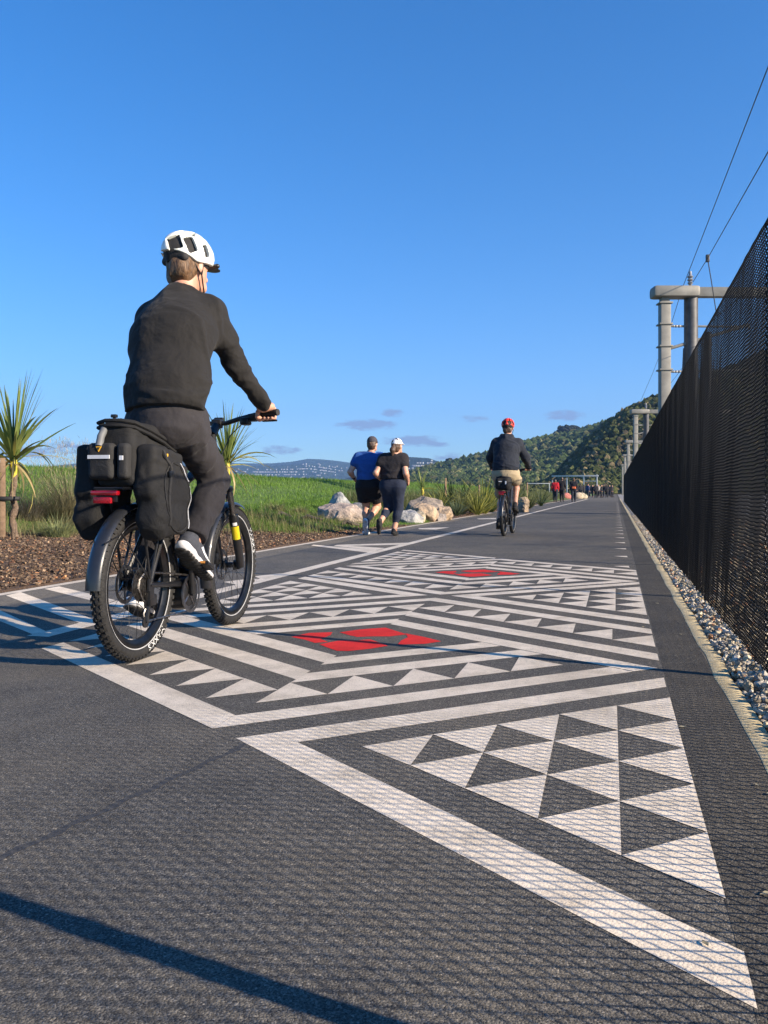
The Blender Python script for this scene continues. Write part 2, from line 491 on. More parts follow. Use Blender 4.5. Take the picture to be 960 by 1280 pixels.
kb.add(vs, fs); tag(kb.build('kerb', m_kerb, None, True), kind='structure')

m_bal = M('ballast', (.36, .34, .31), .9, scale=35, col2=(.13, .12, .11), bump=1., bscale=38, bdist=.03)
us2 = list(np.arange(-8, 60, 2.))+list(np.arange(60, 420, 30.))
tag(sheet('rail_ground', us2, [.436, 1.5, 3, 6, 12, 24, 60], -.03, m_bal), kind='structure')
m_gr = M('far_ground', (.055, .075, .03), .95, scale=.02, col2=(.09, .085, .045))
gv = [(-9000, -150), (9000, -150), (9000, 9000), (-9000, 9000)]
o = mesh_np('ground', [(x, y, -.6) for x, y in gv], [[(0, 1, 2, 3)]], m_gr, None, False); tag(o, kind='structure')

# loose stones in the gutter under the fence and on the ballast behind it
def stones(n, pos, rad, name, mat):
    base = MB().ico((0, 0, 0), 1, 1); B = np.array(base.v); Fb = np.array(base.f); nb = len(B)
    R = rng.normal(size=(n, 3, 3)); Qm, _ = np.linalg.qr(R)
    sc = rad[:, None]*(.55+.75*rng.random((n, 3)))
    P = B[None]*(1+.35*(rng.random((n, nb, 1))-.5))*sc[:, None, :]
    P = np.einsum('nij,nkj->nki', Qm, P)+pos[:, None, :]
    g = .30+.5*rng.random(n)**1.3; warm = rng.random(n)
    C = np.stack([g*(1.08+.28*warm), g*(1.03+.12*warm), g*(.98-.20*warm)], 1)
    red = rng.random(n) < .08; C[red] *= (1.0, .62, .45)
    FF = (Fb[None]+(np.arange(n)*nb)[:, None, None]).reshape(-1, 3)
    o = mesh_np(name, P.reshape(-1, 3), [FF], mat, None, False, None, {'tint': np.repeat(C, nb, 0)}); return tag(o, kind='stuff')
m_stone = M('loose_stone', (.72, .70, .66), .85, var=.2, scale=90, attr='tint', bump=.3, bscale=200)
n = 7500; u = .6+rng.random(n)**1.7*26; v = .440+.165*rng.random(n)
P = np.stack([u*ST+v*CT, u*CT-v*ST, -.012+.022*rng.random(n)+.02*np.clip((v-.44)/.1, 0, 1)], 1)
stones(n, P, .008+.012*rng.random(n)**2, 'gravel', m_stone)
n = 6500; u = 2.+rng.random(n)**1.6*22; v = .62+2.6*rng.random(n)**1.3
P = np.stack([u*ST+v*CT, u*CT-v*ST, -.02+.025*rng.random(n)], 1)
stones(n, P, .018+.018*rng.random(n), 'gravel', m_stone)

# wind-blown litter at the fence side of the path, and an overhead wire's shadow painted as a dark strip
lt = MB()
for _ in range(20):
    u, v = 1.3+random.random()**1.3*9, .36-.5*random.random()**2; x, y, z = W(u, v, .003); a = random.random()*6.28; r = .006+.012*random.random()**2; c_, s_ = math.cos(a), math.sin(a)
    P = [(x+r*(c_*p-s_*q), y+r*(s_*p+c_*q), z+h) for p, q, h in ((-1, 0, .001), (-.2, -.5, .0015), (1, 0, .001), (.1, .55, .002))]; lt.add(P, [(0, 1, 2, 3)])
tag(lt.build('leaf_litter', M('dry_leaf', (.42, .36, .22), .8, var=.3, scale=60), None, False), kind='stuff')
wsh = MB(); g0_, g1_ = np.array(G(-40, 1092)), np.array(G(335, 918)); dn = nrm(np.array((*(g1_-g0_), 0)))[:2]; nn_ = np.array((-dn[1], dn[0]))
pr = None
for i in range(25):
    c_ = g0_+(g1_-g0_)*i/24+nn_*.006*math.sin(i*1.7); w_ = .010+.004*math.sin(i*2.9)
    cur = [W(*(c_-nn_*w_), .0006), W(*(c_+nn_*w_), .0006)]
    if pr: wsh.add([pr[0], cur[0], cur[1], pr[1]], [(0, 1, 2, 3)])
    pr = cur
tag(wsh.build('wire_shadow_strip', M('wire_shadow_tone', (.062, .061, .060), .9, var=.35, scale=200), None, False), kind='structure')
# ================================================================ fence: woven wire panels on posts
m_wire = M('black_vinyl_wire', (.007, .0075, .009), .55, var=.2, scale=30, spec=.2)
m_post = M('black_post', (.018, .019, .021), .5, var=.2, scale=8, spec=.4)
m_conc = M('post_concrete', (.40, .38, .35), .9, var=.25, scale=14, bump=.6, bscale=90)
FV, FH, BAY = .555, 1.74, 2.61
def chain_link(Lx, H, d=.0158, r=.0019, dep=.0042):
    nw = int(round(Lx/d)); nz = int(H/d)
    # zigzag centre lines; alternate legs pass in front and behind
    i = np.arange(nw)[:, None]; k = np.arange(2*nz+1)[None, :]
    zz = k*d/2.
    tri = np.abs(((k+2*(i % 2)) % 4)-2)/2.         # 0..1..0 with period 4 half-steps
    x = i*d+tri*d+0*zz
    y = np.where(k % 2 == 1, np.where(((k+2*(i % 2)) % 4) == 1, dep, -dep), 0.)
    z = zz+0*x
    sag = .003*np.sin(x/Lx*PI)*np.sin(z/H*PI)+.0022*np.sin(x*7+z*3)
    z = z+.0016*np.sin(x*13)+.0012*np.sin(x*31+z*17); x = x+.0014*np.sin(z*19+x*5)
    C = np.stack([x, y+sag, z], -1)               # nw, nk, 3
    T = np.gradient(C, axis=1); T /= np.linalg.norm(T, axis=-1, keepdims=True)
    yv = np.array((0, 1., 0)); A = np.cross(T, yv); A /= np.linalg.norm(A, axis=-1, keepdims=True); Bv = np.cross(T, A)
    ring = [A*r, Bv*r*1.0, -A*r, -Bv*r*1.0]
    V = np.stack([C+q for q in ring], 2)          # nw,nk,4,3
    nk = V.shape[1]; base = np.arange(nw*nk*4).reshape(nw, nk, 4)
    Q = []
    for a in range(4):
        b2 = (a+1) % 4
        Q.append(np.stack([base[:, :-1, a], base[:, :-1, b2], base[:, 1:, b2], base[:, 1:, a]], -1).reshape(-1, 4))
    return V.reshape(-1, 3), np.concatenate(Q)
HEAD = math.atan2(CT, ST)                      # world angle of the path direction
fence = thing('chain_link_fence', 'black chain link fence of fine mesh running along the right of the path', 'fence', W(0, FV, 0), HEAD)
V0, Q0 = chain_link(BAY, FH)
U0 = .90-2*BAY; panel_me = None; post_me = None; foot_me = None
NP = 27
for k in range(NP):
    lx = U0+k*BAY; hs = 1.0+max(0, lx)*.0016
    if panel_me is None:
        o = mesh_np('mesh_panel', V0, [Q0], m_wire, fence, True); panel_me = o.data
    else:
        o = bpy.data.objects.new('mesh_panel', panel_me); link(o, fence)
    o.location = (lx, 0, .012); o.scale = (1, 1, hs)
    if post_me is None:
        pb = MB().tube([(0, 0, -.1), (0, 0, 1.765)], .025, 12); pb.lathe([(0, .025), (.018, .02), (.028, .008), (.028, -.02)], (0, 0, 1.765), (0, 0, 1), 12)
        for z in (.2, .6, 1.0, 1.4, 1.7): pb.disc_ring((0, 0, z), (0, 0, 1), .025, .028, .016, 12)
        o = pb.build('post', m_post, fence); post_me = o.data
        fb = MB().lathe([(0, .022), (.06, .024), (.095, .012), (.105, -.04)], (0, 0, 0), (0, 0, 1), 14)
        fb.v = [(x*(1+.15*math.sin(7*y*30)), y*(1+.12*math.cos(x*60)), z) for x, y, z in fb.v]
        f = fb.build('post_footing', m_conc, fence); foot_me = f.data
    else:
        o = bpy.data.objects.new('post', post_me); link(o, fence)
        f = bpy.data.objects.new('post_footing', foot_me); link(f, fence)
    o.location = (lx, -.045, 0); o.scale = (1, 1, hs); f.location = (lx, -.03, .0)
rb = MB()
pts = [(U0+k*BAY, -.006, .012+FH*(1.0+max(0, U0+k*BAY)*.0016)) for k in range(NP+1)]
rb.tube(pts, .006, 6); rb.build('top_wire', m_wire, fence)
rb = MB().tube([(p[0], -.004, .03) for p in pts], .003, 6); rb.build('bottom_wire', m_wire, fence)
# ================================================================ bicycle
m_blk = M('black_metal', (.014, .014, .015), .38, metal=.0, var=.15, scale=20, spec=.5)
m_frame = M('satin_black_frame', (.010, .010, .011), .42, var=.1, scale=10, coat=.15)
m_tyre = M('tyre_rubber', (.020, .019, .018), .75, var=.3, scale=60, bump=.25, bscale=300, bdist=.001)
m_rim = M('rim_alloy', (.05, .05, .052), .28, metal=.9, var=.2, scale=18)
m_spoke = M('spoke_steel', (.03, .03, .033), .4, metal=.8, var=.1)
m_alloy = M('dark_alloy', (.22, .22, .23), .35, metal=1., var=.2, scale=40)
m_steel = M('cassette_steel', (.30, .28, .26), .4, metal=1., var=.35, scale=60)
m_guard = M('mudguard_plastic', (.024, .026, .031), .33, var=.15, scale=9, coat=.3)
m_lens = M('red_lens', (.35, .004, .012), .18, var=.2, scale=30, coat=.6)
m_lens2 = M('red_reflector', (.42, .01, .02), .25, var=.35, scale=220)
m_let = M('white_lettering', (.78, .78, .76), .6, var=.08)
m_side = M('tyre_sidewall_line', (.42, .42, .42), .5, var=.1)
m_rub = M('grip_rubber', (.018, .018, .018), .8, var=.2, scale=40)
m_yel = M('yellow_sticker', (.72, .56, .01), .5, var=.08)
m_amb = M('amber_reflector', (.50, .20, .02), .3, var=.15)
m_sad = M('saddle_vinyl', (.040, .040, .043), .42, var=.15, scale=10)
m_copper = M('badge_orange', (.72, .38, .03), .5, var=.1)
WR, TR = .323, .0265
def wheel(bike, yc, disc_x, hub, seed, lettering):
    w = thing('wheel', None, None, (0, yc, WR)); w.parent = bike
    r0 = WR-TR-.004
    t_ = MB(); prof = []
    for i in range(17):
        a = -PI*.30+2*PI*i/16*.0 + (PI*1.6)*i/16-PI*.5-PI*.0
    prof = [(r0+TR*math.cos(a)*1.0, TR*math.sin(a)) for a in np.linspace(-PI*.78, PI*.78, 15)]
    t_.lathe(prof, (0, 0, 0), (1, 0, 0), 72)
    # tread knobs in staggered rows
    nk = 68
    for i in range(nk):
        for row, (lat, sz) in enumerate(((-.78, (.011, .016)), (-.30, (.011, .014)), (.30, (.011, .014)), (.78, (.011, .016)))):
            a = 2*PI*(i+(.5 if row in (1, 3) else 0)+.12*row)/nk
            la = lat*1.0; rr = r0+TR*math.cos(la); x = TR*math.sin(la)
            rad = np.array((0, math.cos(a), math.sin(a))); tan = np.array((0, -math.sin(a), math.cos(a)))
            nn = rad*math.cos(la)+np.array((1, 0, 0))*math.sin(la); side = np.cross(nn, tan)
            R = np.stack([side, tan, nn], 1)
            t_.box(rad*rr+np.array((x, 0, 0))+nn*.0025, (sz[0], sz[1], .0075), R)
    t_.build('tyre', m_tyre, w, sharp=30)
    s_ = MB()
    for sg in (-1, 1):
        s_.lathe([(WR-2*TR+.000, sg*.0205), (WR-2*TR+.0045, sg*.0222)], (0, 0, 0), (1, 0, 0), 72)
    s_.build('sidewall_line', m_side, w)
    r_ = MB().lathe([(r_+WR-.335, h_) for r_, h_ in ((.284, -.0195), (.279, -.021), (.262, -.0165), (.246, -.006), (.246, .006), (.262, .0165), (.279, .021), (.284, .0195), (.274, 0), (.284, -.0195))], (0, 0, 0), (1, 0, 0), 72)
    r_.build('rim', m_rim, w)
    sp = MB(); ns = 28
    for i in range(ns):
        a = 2*PI*i/ns; sg = 1 if i % 2 else -1; da = (1 if (i//2) % 2 else -1)*1.25
        h = np.array((sg*.026, .024*math.cos(a+da), .024*math.sin(a+da))); e = np.array((0, (WR-.086)*math.cos(a), (WR-.086)*math.sin(a)))
        sp.tube([h, e], .0011, 4, False)
    sp.build('spoke_lacing', m_spoke, w)
    MB().lathe([(.0, -.056), (.011, -.056), (.011, -.034), (.028, -.030), (.028, -.024), (.014, -.02), (.016, 0), (.014, .02), (.028, .024), (.028, .03), (.011, .034), (.011, .056), (0, .056)], (0, 0, 0), (1, 0, 0), 20).build('hub', m_blk, w)
    d_ = MB().disc_ring((disc_x, 0, 0), (1, 0, 0), .066, .084, .002, 40)
    for i in range(6):
        a = i*PI/3; d_.tube([(disc_x, .02*math.cos(a), .02*math.sin(a)), (disc_x, .07*math.cos(a+.5), .07*math.sin(a+.5))], .005, 5)
    d_.disc_ring((disc_x, 0, 0), (1, 0, 0), .008, .026, .006, 20)
    d_.build('brake_disc', m_alloy, w)
    if lettering is not None:
        V, Fs = text_pts('MAXXIS', .036); V[:, 0] -= V[:, 0].mean(); V[:, 0] *= 1.25
        r_b = WR-2*TR+.007
        P = []
        for x, y, _ in V:
            al = lettering-x/(WR-.03); rr = r_b+y*.95
            cosv = np.clip((rr-r0)/TR, -1, 1); lat = TR*math.sqrt(max(0, 1-cosv*cosv))+.0012
            P.append((lat, rr*math.cos(al), rr*math.sin(al)))
        MB().add(P, Fs).build('tyre_lettering', m_let, w, False)
    return w
def fender(mb, c, r, w, a0, a1, n=28):
    prof = [(r-.010, -w/2), (r-.002, -w/2+.004), (r+.004, -w/4), (r+.006, 0), (r+.004, w/4), (r-.002, w/2-.004), (r-.010, w/2),
            (r-.013, w/2-.002), (r+.001, w/4), (r+.003, 0), (r+.001, -w/4), (r-.013, -w/2+.002), (r-.010, -w/2)]
    vs = []; k = len(prof)
    for i in range(n+1):
        a = a0+(a1-a0)*i/n
        for rr, h in prof: vs.append((h, c[1]+rr*math.cos(a), c[2]+rr*math.sin(a)))
    fs = [(i*k+j, i*k+j+1, (i+1)*k+j+1, (i+1)*k+j) for i in range(n) for j in range(k-1)]
    fs += [tuple(range(k-1)), tuple(n*k+j for j in range(k-1))[::-1]]
    mb.add(vs, fs)
WB = 1.017
BB = np.array((0, .385, .245))
def bicycle(name, label, loc, rz, crank, front_guard, lettering, group):
    b = thing(name, label, 'bicycle', loc, rz, group)
    wheel(b, 0, -.05, .1, 1, lettering[0]); wheel(b, WB, -.05, .1, 2, lettering[1])
    f = MB()
    hb, ht = np.array((0, .838, .765)), np.array((0, .79, .955))
    f.tube([hb, ht], [.027, .025], 14)
    f.tube([hb+(0, -.008, .035), (0, .63, .52), (0, .43, .33)], [.036, .047, .046], 14)
    f.tube([ht+(0, .01, -.05), (0, .29, .70)], [.026, .020], 12)
    f.tube([BB, (0, .235, .79)], [.022, .019], 12)
    for s in (-1, 1):
        f.tube([(s*.035, .36, .285), (s*.052, .25, .30), (s*.064, .0, WR)], [.016, .013, .011], 8)
        f.tube([(s*.014, .262, .70), (s*.045, .19, .60), (s*.064, .0, WR)], [.010, .010, .009], 8)
        f.box((s*.066, 0, WR), (.008, .04, .05))
    f.build('frame', m_frame, b)
    MB().lathe([(0, -.062), (.06, -.062), (.078, -.05), (.082, 0), (.078, .05), (.06, .062), (0, .062)], BB+(0, .01, .0), (1, 0, 0), 26).build('motor', m_blk, b)
    k = MB()
    for s in (-1, 1):
        k.tube([(s*.058, .868, .725), (s*.060, .935, .535)], .0165, 12)
    kk = k.build('fork_stanchion', M('stanchion_grey', (.20, .19, .18), .2, metal=.9, var=.1), b)
    k = MB()
    for s in (-1, 1):
        k.tube([(s*.060, .915, .60), (s*.060, .918, .585), (s*.061, 1.00, .36), (s*.062, WB-.004, WR-.01)], [.024, .026, .022, .018], 12)
        k.box((s*.05, WB, WR), (.02, .035, .045), bev=.006)
    k.tube([(-.05, .925, .62), (-.04, .91, .69), (0, .915, .705), (.04, .91, .69), (.05, .925, .62)], .014, 8)
    k.tube([(-.05, WB, WR), (.05, WB, WR)], .011, 10)
    k.build('fork_lower', m_blk, b)
    k = MB().box((0, .862, .735), (.15, .05, .035), bev=.012); k.tube([hb-(0, -.01, .03), hb], .024, 12); k.build('fork_crown', m_blk, b)
    d = nrm(np.array((0, 1.00-.918, .36-.585))); x_, y_, _ = frame_of(d); vw = np.array((.40, -1, 0)); an = math.atan2(vw@y_, vw@x_)
    st = MB().lathe([(.0262, 0), (.0258, .075)], np.array((.061, .918, .585))+d*.045, d, 10, an-.85, an+.85)
    sw = MB().lathe([(.0262, 0), (.0260, .018)], np.array((.061, .918, .585))+d*.022, d, 8, an-.5, an+.4); sw.build('fork_sticker', m_let, b)
    st.build('fork_sticker', m_yel, b)
    # bars
    st = MB().tube([ht, (0, .775, 1.02)], .021, 12); st.tube([(0, .775, 1.015), (0, .84, 1.075)], [.024, .022], 10)
    st.box((0, .842, 1.078), (.055, .045, .05), bev=.012); st.build('stem', m_blk, b)
    hbp = [(s*x, y, z) for s, x, y, z in ((-1, .355, .775, 1.125), (-1, .22, .815, 1.118), (-1, .12, .84, 1.10), (-1, .05, .845, 1.08), (1, .05, .845, 1.08), (1, .12, .84, 1.10), (1, .22, .815, 1.118), (1, .355, .775, 1.125))]
    MB().tube(hbp, .0125, 10).build('handlebar', m_blk, b)
    for s in (-1, 1):
        g = MB(); g.tube([(s*.245, .808, 1.119), (s*.30, .791, 1.122), (s*.352, .776, 1.125)], .0165, 12)
        g.tube([(s*.352, .776, 1.125), (s*.362, .773, 1.1255)], [.0185, .017], 12); g.build('grip', m_rub, b)
        c = MB(); c.box((s*.205, .83, 1.105), (.05, .045, .04), bev=.01); c.box((s*.17, .815, 1.085), (.05, .055, .04), bev=.012)
        c.tube([(s*.205, .845, 1.105), (s*.25, .868, 1.092), (s*.33, .845, 1.09)], [.008, .007, .005], 8); c.build('brake_lever', m_blk, b)
        MB().tube([(s*.19, .86, 1.10), (s*.12, .90, 1.085), (s*.05, .90, 1.02), (s*.02, .86, .92), (s*.02, .80, .80)], .0028, 6).build('brake_cable', m_blk, b)
    m = MB(); m.box((.0, .865, 1.098), (.05, .022, .03), bev=.006); m.build('display_unit', m_blk, b)
    # saddle
    MB().tube([(0, .248, .75), (0, .205, .915)], .0145, 12).build('seat_post', m_blk, b)
    sd_ = SDF(); sd_.ell((0, .13, .935), (.082, .085, .032), k=.03); sd_.cap((0, .15, .94), (0, .36, .938), .036, .019, k=.045, flat=((0, 0, 1), .75)); sd_.box((0, .2, .985), (.12, .2, .02), .01)
    sd_.p[-1] = ('sub', sd_.p[-1])
    sdo = sdf_obj('saddle', sd_, .006, m_sad, b)
    # rear guard, rack, light
    g = MB(); fender(g, (0, 0, WR), WR+.022, .066, math.radians(62), math.radians(178)); g.build('mudguard', m_guard, b)
    if front_guard:
        g = MB(); fender(g, (0, WB, WR), WR+.016, .060, math.radians(66), math.radians(196)); g.build('mudguard', m_guard, b)
    g = MB()
    for s in (-1, 1):
        g.tube([(s*.062, -.22, .735), (s*.062, .22, .735)], .0055, 8); g.tube([(s*.066, .0, WR+.02), (s*.066, -.06, .60), (s*.062, -.13, .735)], .006, 8)
        g.tube([(s*.066, .0, WR+.02), (s*.066, .10, .60), (s*.062, .14, .735)], .006, 8)
        g.tube([(s*.066, .0, WR+.015), (s*.05, -.20, .55), (s*.03, -.30, .515)], .0035, 6)
    for y in (-.22, -.08, .06, .22): g.tube([(-.062, y, .735), (.062, y, .735)], .005, 8)
    g.box((0, -.232, .705), (.09, .01, .05)); g.build('luggage_rack', m_blk, b)
    l = MB(); l.box((.0, -.245, .716), (.118, .03, .020), bev=.007); l.build('rear_light', m_lens, b)
    l = MB(); l.box((-.010, -.247, .687), (.078, .016, .026), bev=.004); l.build('rear_reflector', m_lens2, b)
    # drive train
    c = MB()
    for i, r in enumerate((.072, .066, .060, .054, .049, .044, .039, .034, .029)):
        c.disc_ring((.022+.0042*i, 0, WR), (1, 0, 0), .012, r, .0018, 30)
        nt_ = int(r*300)
        for q in range(nt_):
            a = 2*PI*q/nt_; c.box((.022+.0042*i, (r+.002)*math.cos(a), WR+(r+.002)*math.sin(a)), (.0016, .004, .004))
    c.build('cassette', m_steel, b)
    crk = bpy.data.objects.new('crankset', None); link(crk, b); crk.location = BB; crk.rotation_euler = (crank, 0, 0)
    c = MB().disc_ring((.062, 0, 0), (1, 0, 0), .062, .083, .003, 44)
    for i in range(4):
        a = i*PI/2+.4; c.tube([(.062, .0, 0), (.062, .07*math.cos(a), .07*math.sin(a))], .006, 6)
    c.disc_ring((.072, 0, 0), (1, 0, 0), .077, .092, .002, 44); c.build('chainring', m_alloy, crk)
    for s in (1, -1):
        c = MB().tube([(s*.078, 0, 0), (s*.085, s*.136, 0)], [.016, .011], 10); c.tube([(s*.0, 0, 0), (s*.085, 0, 0)], .014, 10); c.build('crank_arm', m_blk, crk)
        pd = MB(); pd.box((0, 0, 0), (.085, .075, .018), bev=.005); pd.tube([(-s*.055, 0, 0), (0, 0, 0)], .007, 8)
        po = pd.build('pedal', m_blk, crk); po.location = (s*.145, s*.136, 0); po.rotation_euler = (-crank-(.50 if s > 0 else .35), 0, 0)
        rf = MB().box((0, -.039, 0), (.05, .005, .011)); ro = rf.build('pedal_reflector', m_amb, po)
    ch = MB()
    ch.tube([(.064, .385, .328), (.05, .2, .355), (.040, 0, WR+.052)], .0045, 5); ch.tube([(.064, .385, .162), (.05, .15, .165), (.040, .02, .165)], .0045, 5)
    ch.tube([(.040, -.0, WR+.052), (.04, -.045, WR+.025), (.04, -.052, WR-.01), (.04, -.02, WR-.055), (.04, .015, .235), (.04, -.01, .2), (.04, .0, .165), (.04, .02, .165)], .0045, 5)
    ch.build('chain', m_steel, b)
    d = MB(); d.box((.052, .02, .29), (.03, .04, .06), bev=.008); d.box((.048, .035, .255), (.036, .06, .05), bev=.01)
    d.tube([(.046, .02, .235), (.046, .005, .165)], [.012, .009], 8)
    for c0 in ((.042, .02, .24), (.042, .004, .165)): d.disc_ring(c0, (1, 0, 0), .006, .026, .006, 16)
    d.build('derailleur', m_blk, b)
    cl = MB(); cl.box((-.052, .07, .36), (.03, .05, .035), bev=.008); cl.build('brake_caliper', m_blk, b)
    cl = MB(); cl.box((-.056, WB-.07, .36), (.03, .035, .06), bev=.008); cl.build('brake_caliper', m_blk, b)
    return b
def heading(a, c): return math.atan2(c[1]-a[1], c[0]-a[0])-PI/2
P1 = np.array((-1.062, 3.633)); P1f = np.array((-.838, 4.624)); H1 = heading(P1, P1f)
# crank angle: rotates +y (forward) to up
CR1 = math.radians(103)
bike1 = bicycle('bicycle', 'black electric bicycle with knobbly tyres carrying full panniers over the painted diamonds', (P1[0], P1[1], 0), H1, CR1, True, (-1.15, .38), 'bicycles on the path')
P2 = np.array((1.963, 13.87)); H2 = heading(P2, np.array((2.286, 14.96)))
bike2 = bicycle('bicycle', 'slim bicycle with grey rear mudguard under the rider with the orange red helmet', (P2[0], P2[1], 0), H2, 1.45, False, (None, None), 'bicycles on the path')

def rot_x(a): c, s = math.cos(a), math.sin(a); return np.array(((1, 0, 0), (0, c, -s), (0, s, c)))
# ---------------------------------------------------------------- bags on the racks
def fabric(name, col, rough=.82):
    m, t, b = new_mat(name); tc = t.n('ShaderNodeTexCoord').outputs['Object']
    n1 = t.noise(9, 5, .65, tc, .6); n2 = t.noise(420, 2, .6, tc)
    t.l(t.mix(1., t.ramp(n1, [(.3, tuple(c*.72 for c in col)), (.7, tuple(c*1.2 for c in col))]), t.ramp(n2, [(.3, (.8, .8, .8)), (.7, (1.15, 1.15, 1.15))]), 'MULTIPLY'), b.inputs['Base Color'])
    b.inputs['Roughness'].default_value = rough; b.inputs['Specular IOR Level'].default_value = .35
    h = t.math('ADD', t.math('MULTIPLY', n1, 3.), t.math('MULTIPLY', n2, .35)); t.l(t.bump(h, .55, .006), b.inputs['Normal'])
    return m
m_nyl = fabric('black_nylon', (.012, .012, .0125)); m_nyl2 = fabric('dark_grey_nylon', (.022, .022, .023))
m_refl = M('reflective_strip', (.62, .63, .66), .35, var=.08); m_strap = M('grey_strap', (.12, .125, .13), .6, var=.15)
bg_ = thing('pannier_bag', 'black fold-out pannier bag with silver strips strapped on the rear rack', 'bag', (P1[0], P1[1], 0), H1)
s = SDF(); s.box((0, .03, .84), (.088, .205, .095), .03); s.box((0, .03, .955), (.080, .20, .055), .04, k=.02)
s.cap((0, -.1, .965), (0, .2, .95), .055, .05, k=.03)
sdf_obj('trunk_bag', s, .007, m_nyl, bg_, disp=lambda P: .003*wob(P, 22)-.005*crease(P, 26, .2))
for sx in (-1, 1):
    s = SDF(); x = .148*sx if sx < 0 else .126
    s.box((x-.004*sx, -.022, .795), (.042, .138, .106), .022, k=.03, R=rot_x(-.10))
    s.box((x+.004*sx, .008, .68), (.048, .145, .118), .03, k=.04, R=rot_x(-.14)); s.box((x+.010*sx, -.01, .598), (.044, .115, .06), .03, k=.04, R=rot_x(.16))
    s.box((x+.042*sx, .004, .70), (.012, .112, .145), .012, k=.014, R=rot_x(-.12))
    sdf_obj('side_pannier', s, .0065, m_nyl, bg_, disp=lambda P: .004*wob(P, 16)-.0085*crease(P*np.array((1, 1, .6)), 19, .2)-.006*crease(P*np.array((1, .7, 1.3))+3, 28, .2))
s = SDF(); s.box((-.045, -.188, .845), (.058, .03, .075), .022); sdf_obj('rear_pocket', s, .005, m_nyl2, bg_, disp=lambda P: .002*wob(P, 60))
s = SDF(); s.box((.048, -.182, .845), (.026, .026, .073), .018); sdf_obj('bottle_sleeve', s, .005, m_nyl2, bg_, disp=lambda P: .002*wob(P, 60))
q = MB(); q.box((-.045, -.2195, .862), (.098, .004, .015)); q.box((.05, -.2095, .858), (.016, .004, .018)); q.build('reflective_strip', m_refl, bg_, False)
q = MB()
def tri_badge(mb, c, h, y):
    x, z = c; mb.add([(x-h*.8, y, z+h*.6), (x+h*.8, y, z+h*.6), (x, y, z-h*.8), (x-h*.8, y+.004, z+h*.6), (x+h*.8, y+.004, z+h*.6), (x, y+.004, z-h*.8)],
                     [(0, 2, 1), (3, 4, 5), (0, 1, 4, 3), (1, 2, 5, 4), (2, 0, 3, 5)])
tri_badge(q, (-.045, .895), .016, -.2205); q.build('badge', m_copper, bg_, False)
q = MB(); tri_badge(q, (-.045, .896), .008, -.2225); q.build('badge_centre', m_blk, bg_, False)
q = MB(); q.box((.170, -.045, .868), (.004, .016, .024), bev=.001); q.build('badge', m_copper, bg_, False)
q = MB(); q.tube([(-.048, -.160, .99), (-.048, -.197, .945), (-.047, -.212, .905)], .0155, 10); q.build('bottle_top', m_strap, bg_)
# piping of the top flap, carried as a raised zip along the lid edge
q = MB()
for dz in (0, .020):
    pts = [(-.095, .12, .955+dz), (-.096, -.05, .975+dz), (-.085, -.155, .985+dz), (-.04, -.178, .992+dz), (.03, -.176, .992+dz), (.075, -.15, .985+dz), (.092, -.05, .962+dz), (.095, .06, .935+dz), (.095, .17, .90+dz)]
    q.tube(pts, .0085, 7)
q.build('lid_zip', m_nyl, bg_)
q = MB().tube([(-.03, -.12, .985), (-.03, -.125, 1.03)], [.008, .006], 8); q.box((-.03, -.125, 1.035), (.024, .02, .014), bev=.004); q.build('strap_buckle', m_blk, bg_)
def outer_x(y, z, side=1): return side*(.20+.0)
q = MB()
V_pan = None
from mathutils.bvhtree import BVHTree
def shrink(o, pts, off=.003, axis=0):
    me = o.data; bv = BVHTree.FromPolygons([v.co for v in me.vertices], [tuple(p.vertices) for p in me.polygons]); r = []
    for p in pts:
        h = bv.find_nearest(Vector(p)); r.append(np.array(h[0]+h[1]*off))
    return r
pan_r = [o for o in bg_.children if o.name.startswith('side_pannier')][1]
pts = [(.21, .03+.115*t_, .875-.08*t_) for t_ in np.linspace(0, 1, 6)]
q.tube(shrink(pan_r, [(.215, .045+.06*t_, .865-.09*t_) for t_ in np.linspace(0, 1, 7)]), .0022, 5)
q.tube(shrink(pan_r, [(.215, .108+.045*math.sin(t_*2.6), .745-.20*t_) for t_ in np.linspace(0, 1, 12)]), .0022, 5)
q.build('reflective_piping', m_refl, bg_)
# piping, side straps and rack-side webbing
for sx in (-1, 1):
    pan = [o for o in bg_.children if o.name.startswith('side_pannier')][0 if sx < 0 else 1]
    q = MB(); loop = [(sx*.205, .004+.02*(-math.sin(a))+.116*math.cos(a), .695+.155*math.sin(a)) for a in np.linspace(0, 2*PI, 40, endpoint=False)]
    q.tube(shrink(pan, loop, .002), .0032, 5, closed=True); q.build('seam_piping', m_nyl2, bg_)
    q = MB(); q.tube(shrink(pan, [(sx*.22, -.075, z) for z in np.linspace(.90, .58, 12)], .0015), .0085, 6); q.build('side_strap', m_nyl2, bg_); MB().box(shrink(pan, [(sx*.22, -.075, .80)], .006)[0], (.012, .030, .026), bev=.003).build('strap_buckle', m_blk, bg_)
# small bag on the second bicycle
bg2 = thing('rack_bag', 'small black rack bag above the red light of the farther bicycle', 'bag', (P2[0], P2[1], 0), H2)
s = SDF(); s.box((0, -.02, .86), (.115, .17, .11), .05); s.ell((.06, -.15, .86), (.06, .06, .10), k=.03); s.ell((-.06, -.15, .86), (.055, .06, .09), k=.03)
sdf_obj('bag_body', s, .012, m_nyl, bg2, disp=lambda P: .006*wob(P, 40))
q = MB(); q.tube([(-.10, -.16, .955), (0, -.195, .975), (.10, -.16, .955)], .012, 6); q.build('bag_lid', m_nyl2, bg2)
q = MB(); q.box((-.03, -.218, .89), (.05, .01, .012)); q.box((.06, -.218, .87), (.02, .012, .05)); q.build('reflective_strip', m_refl, bg2, False)
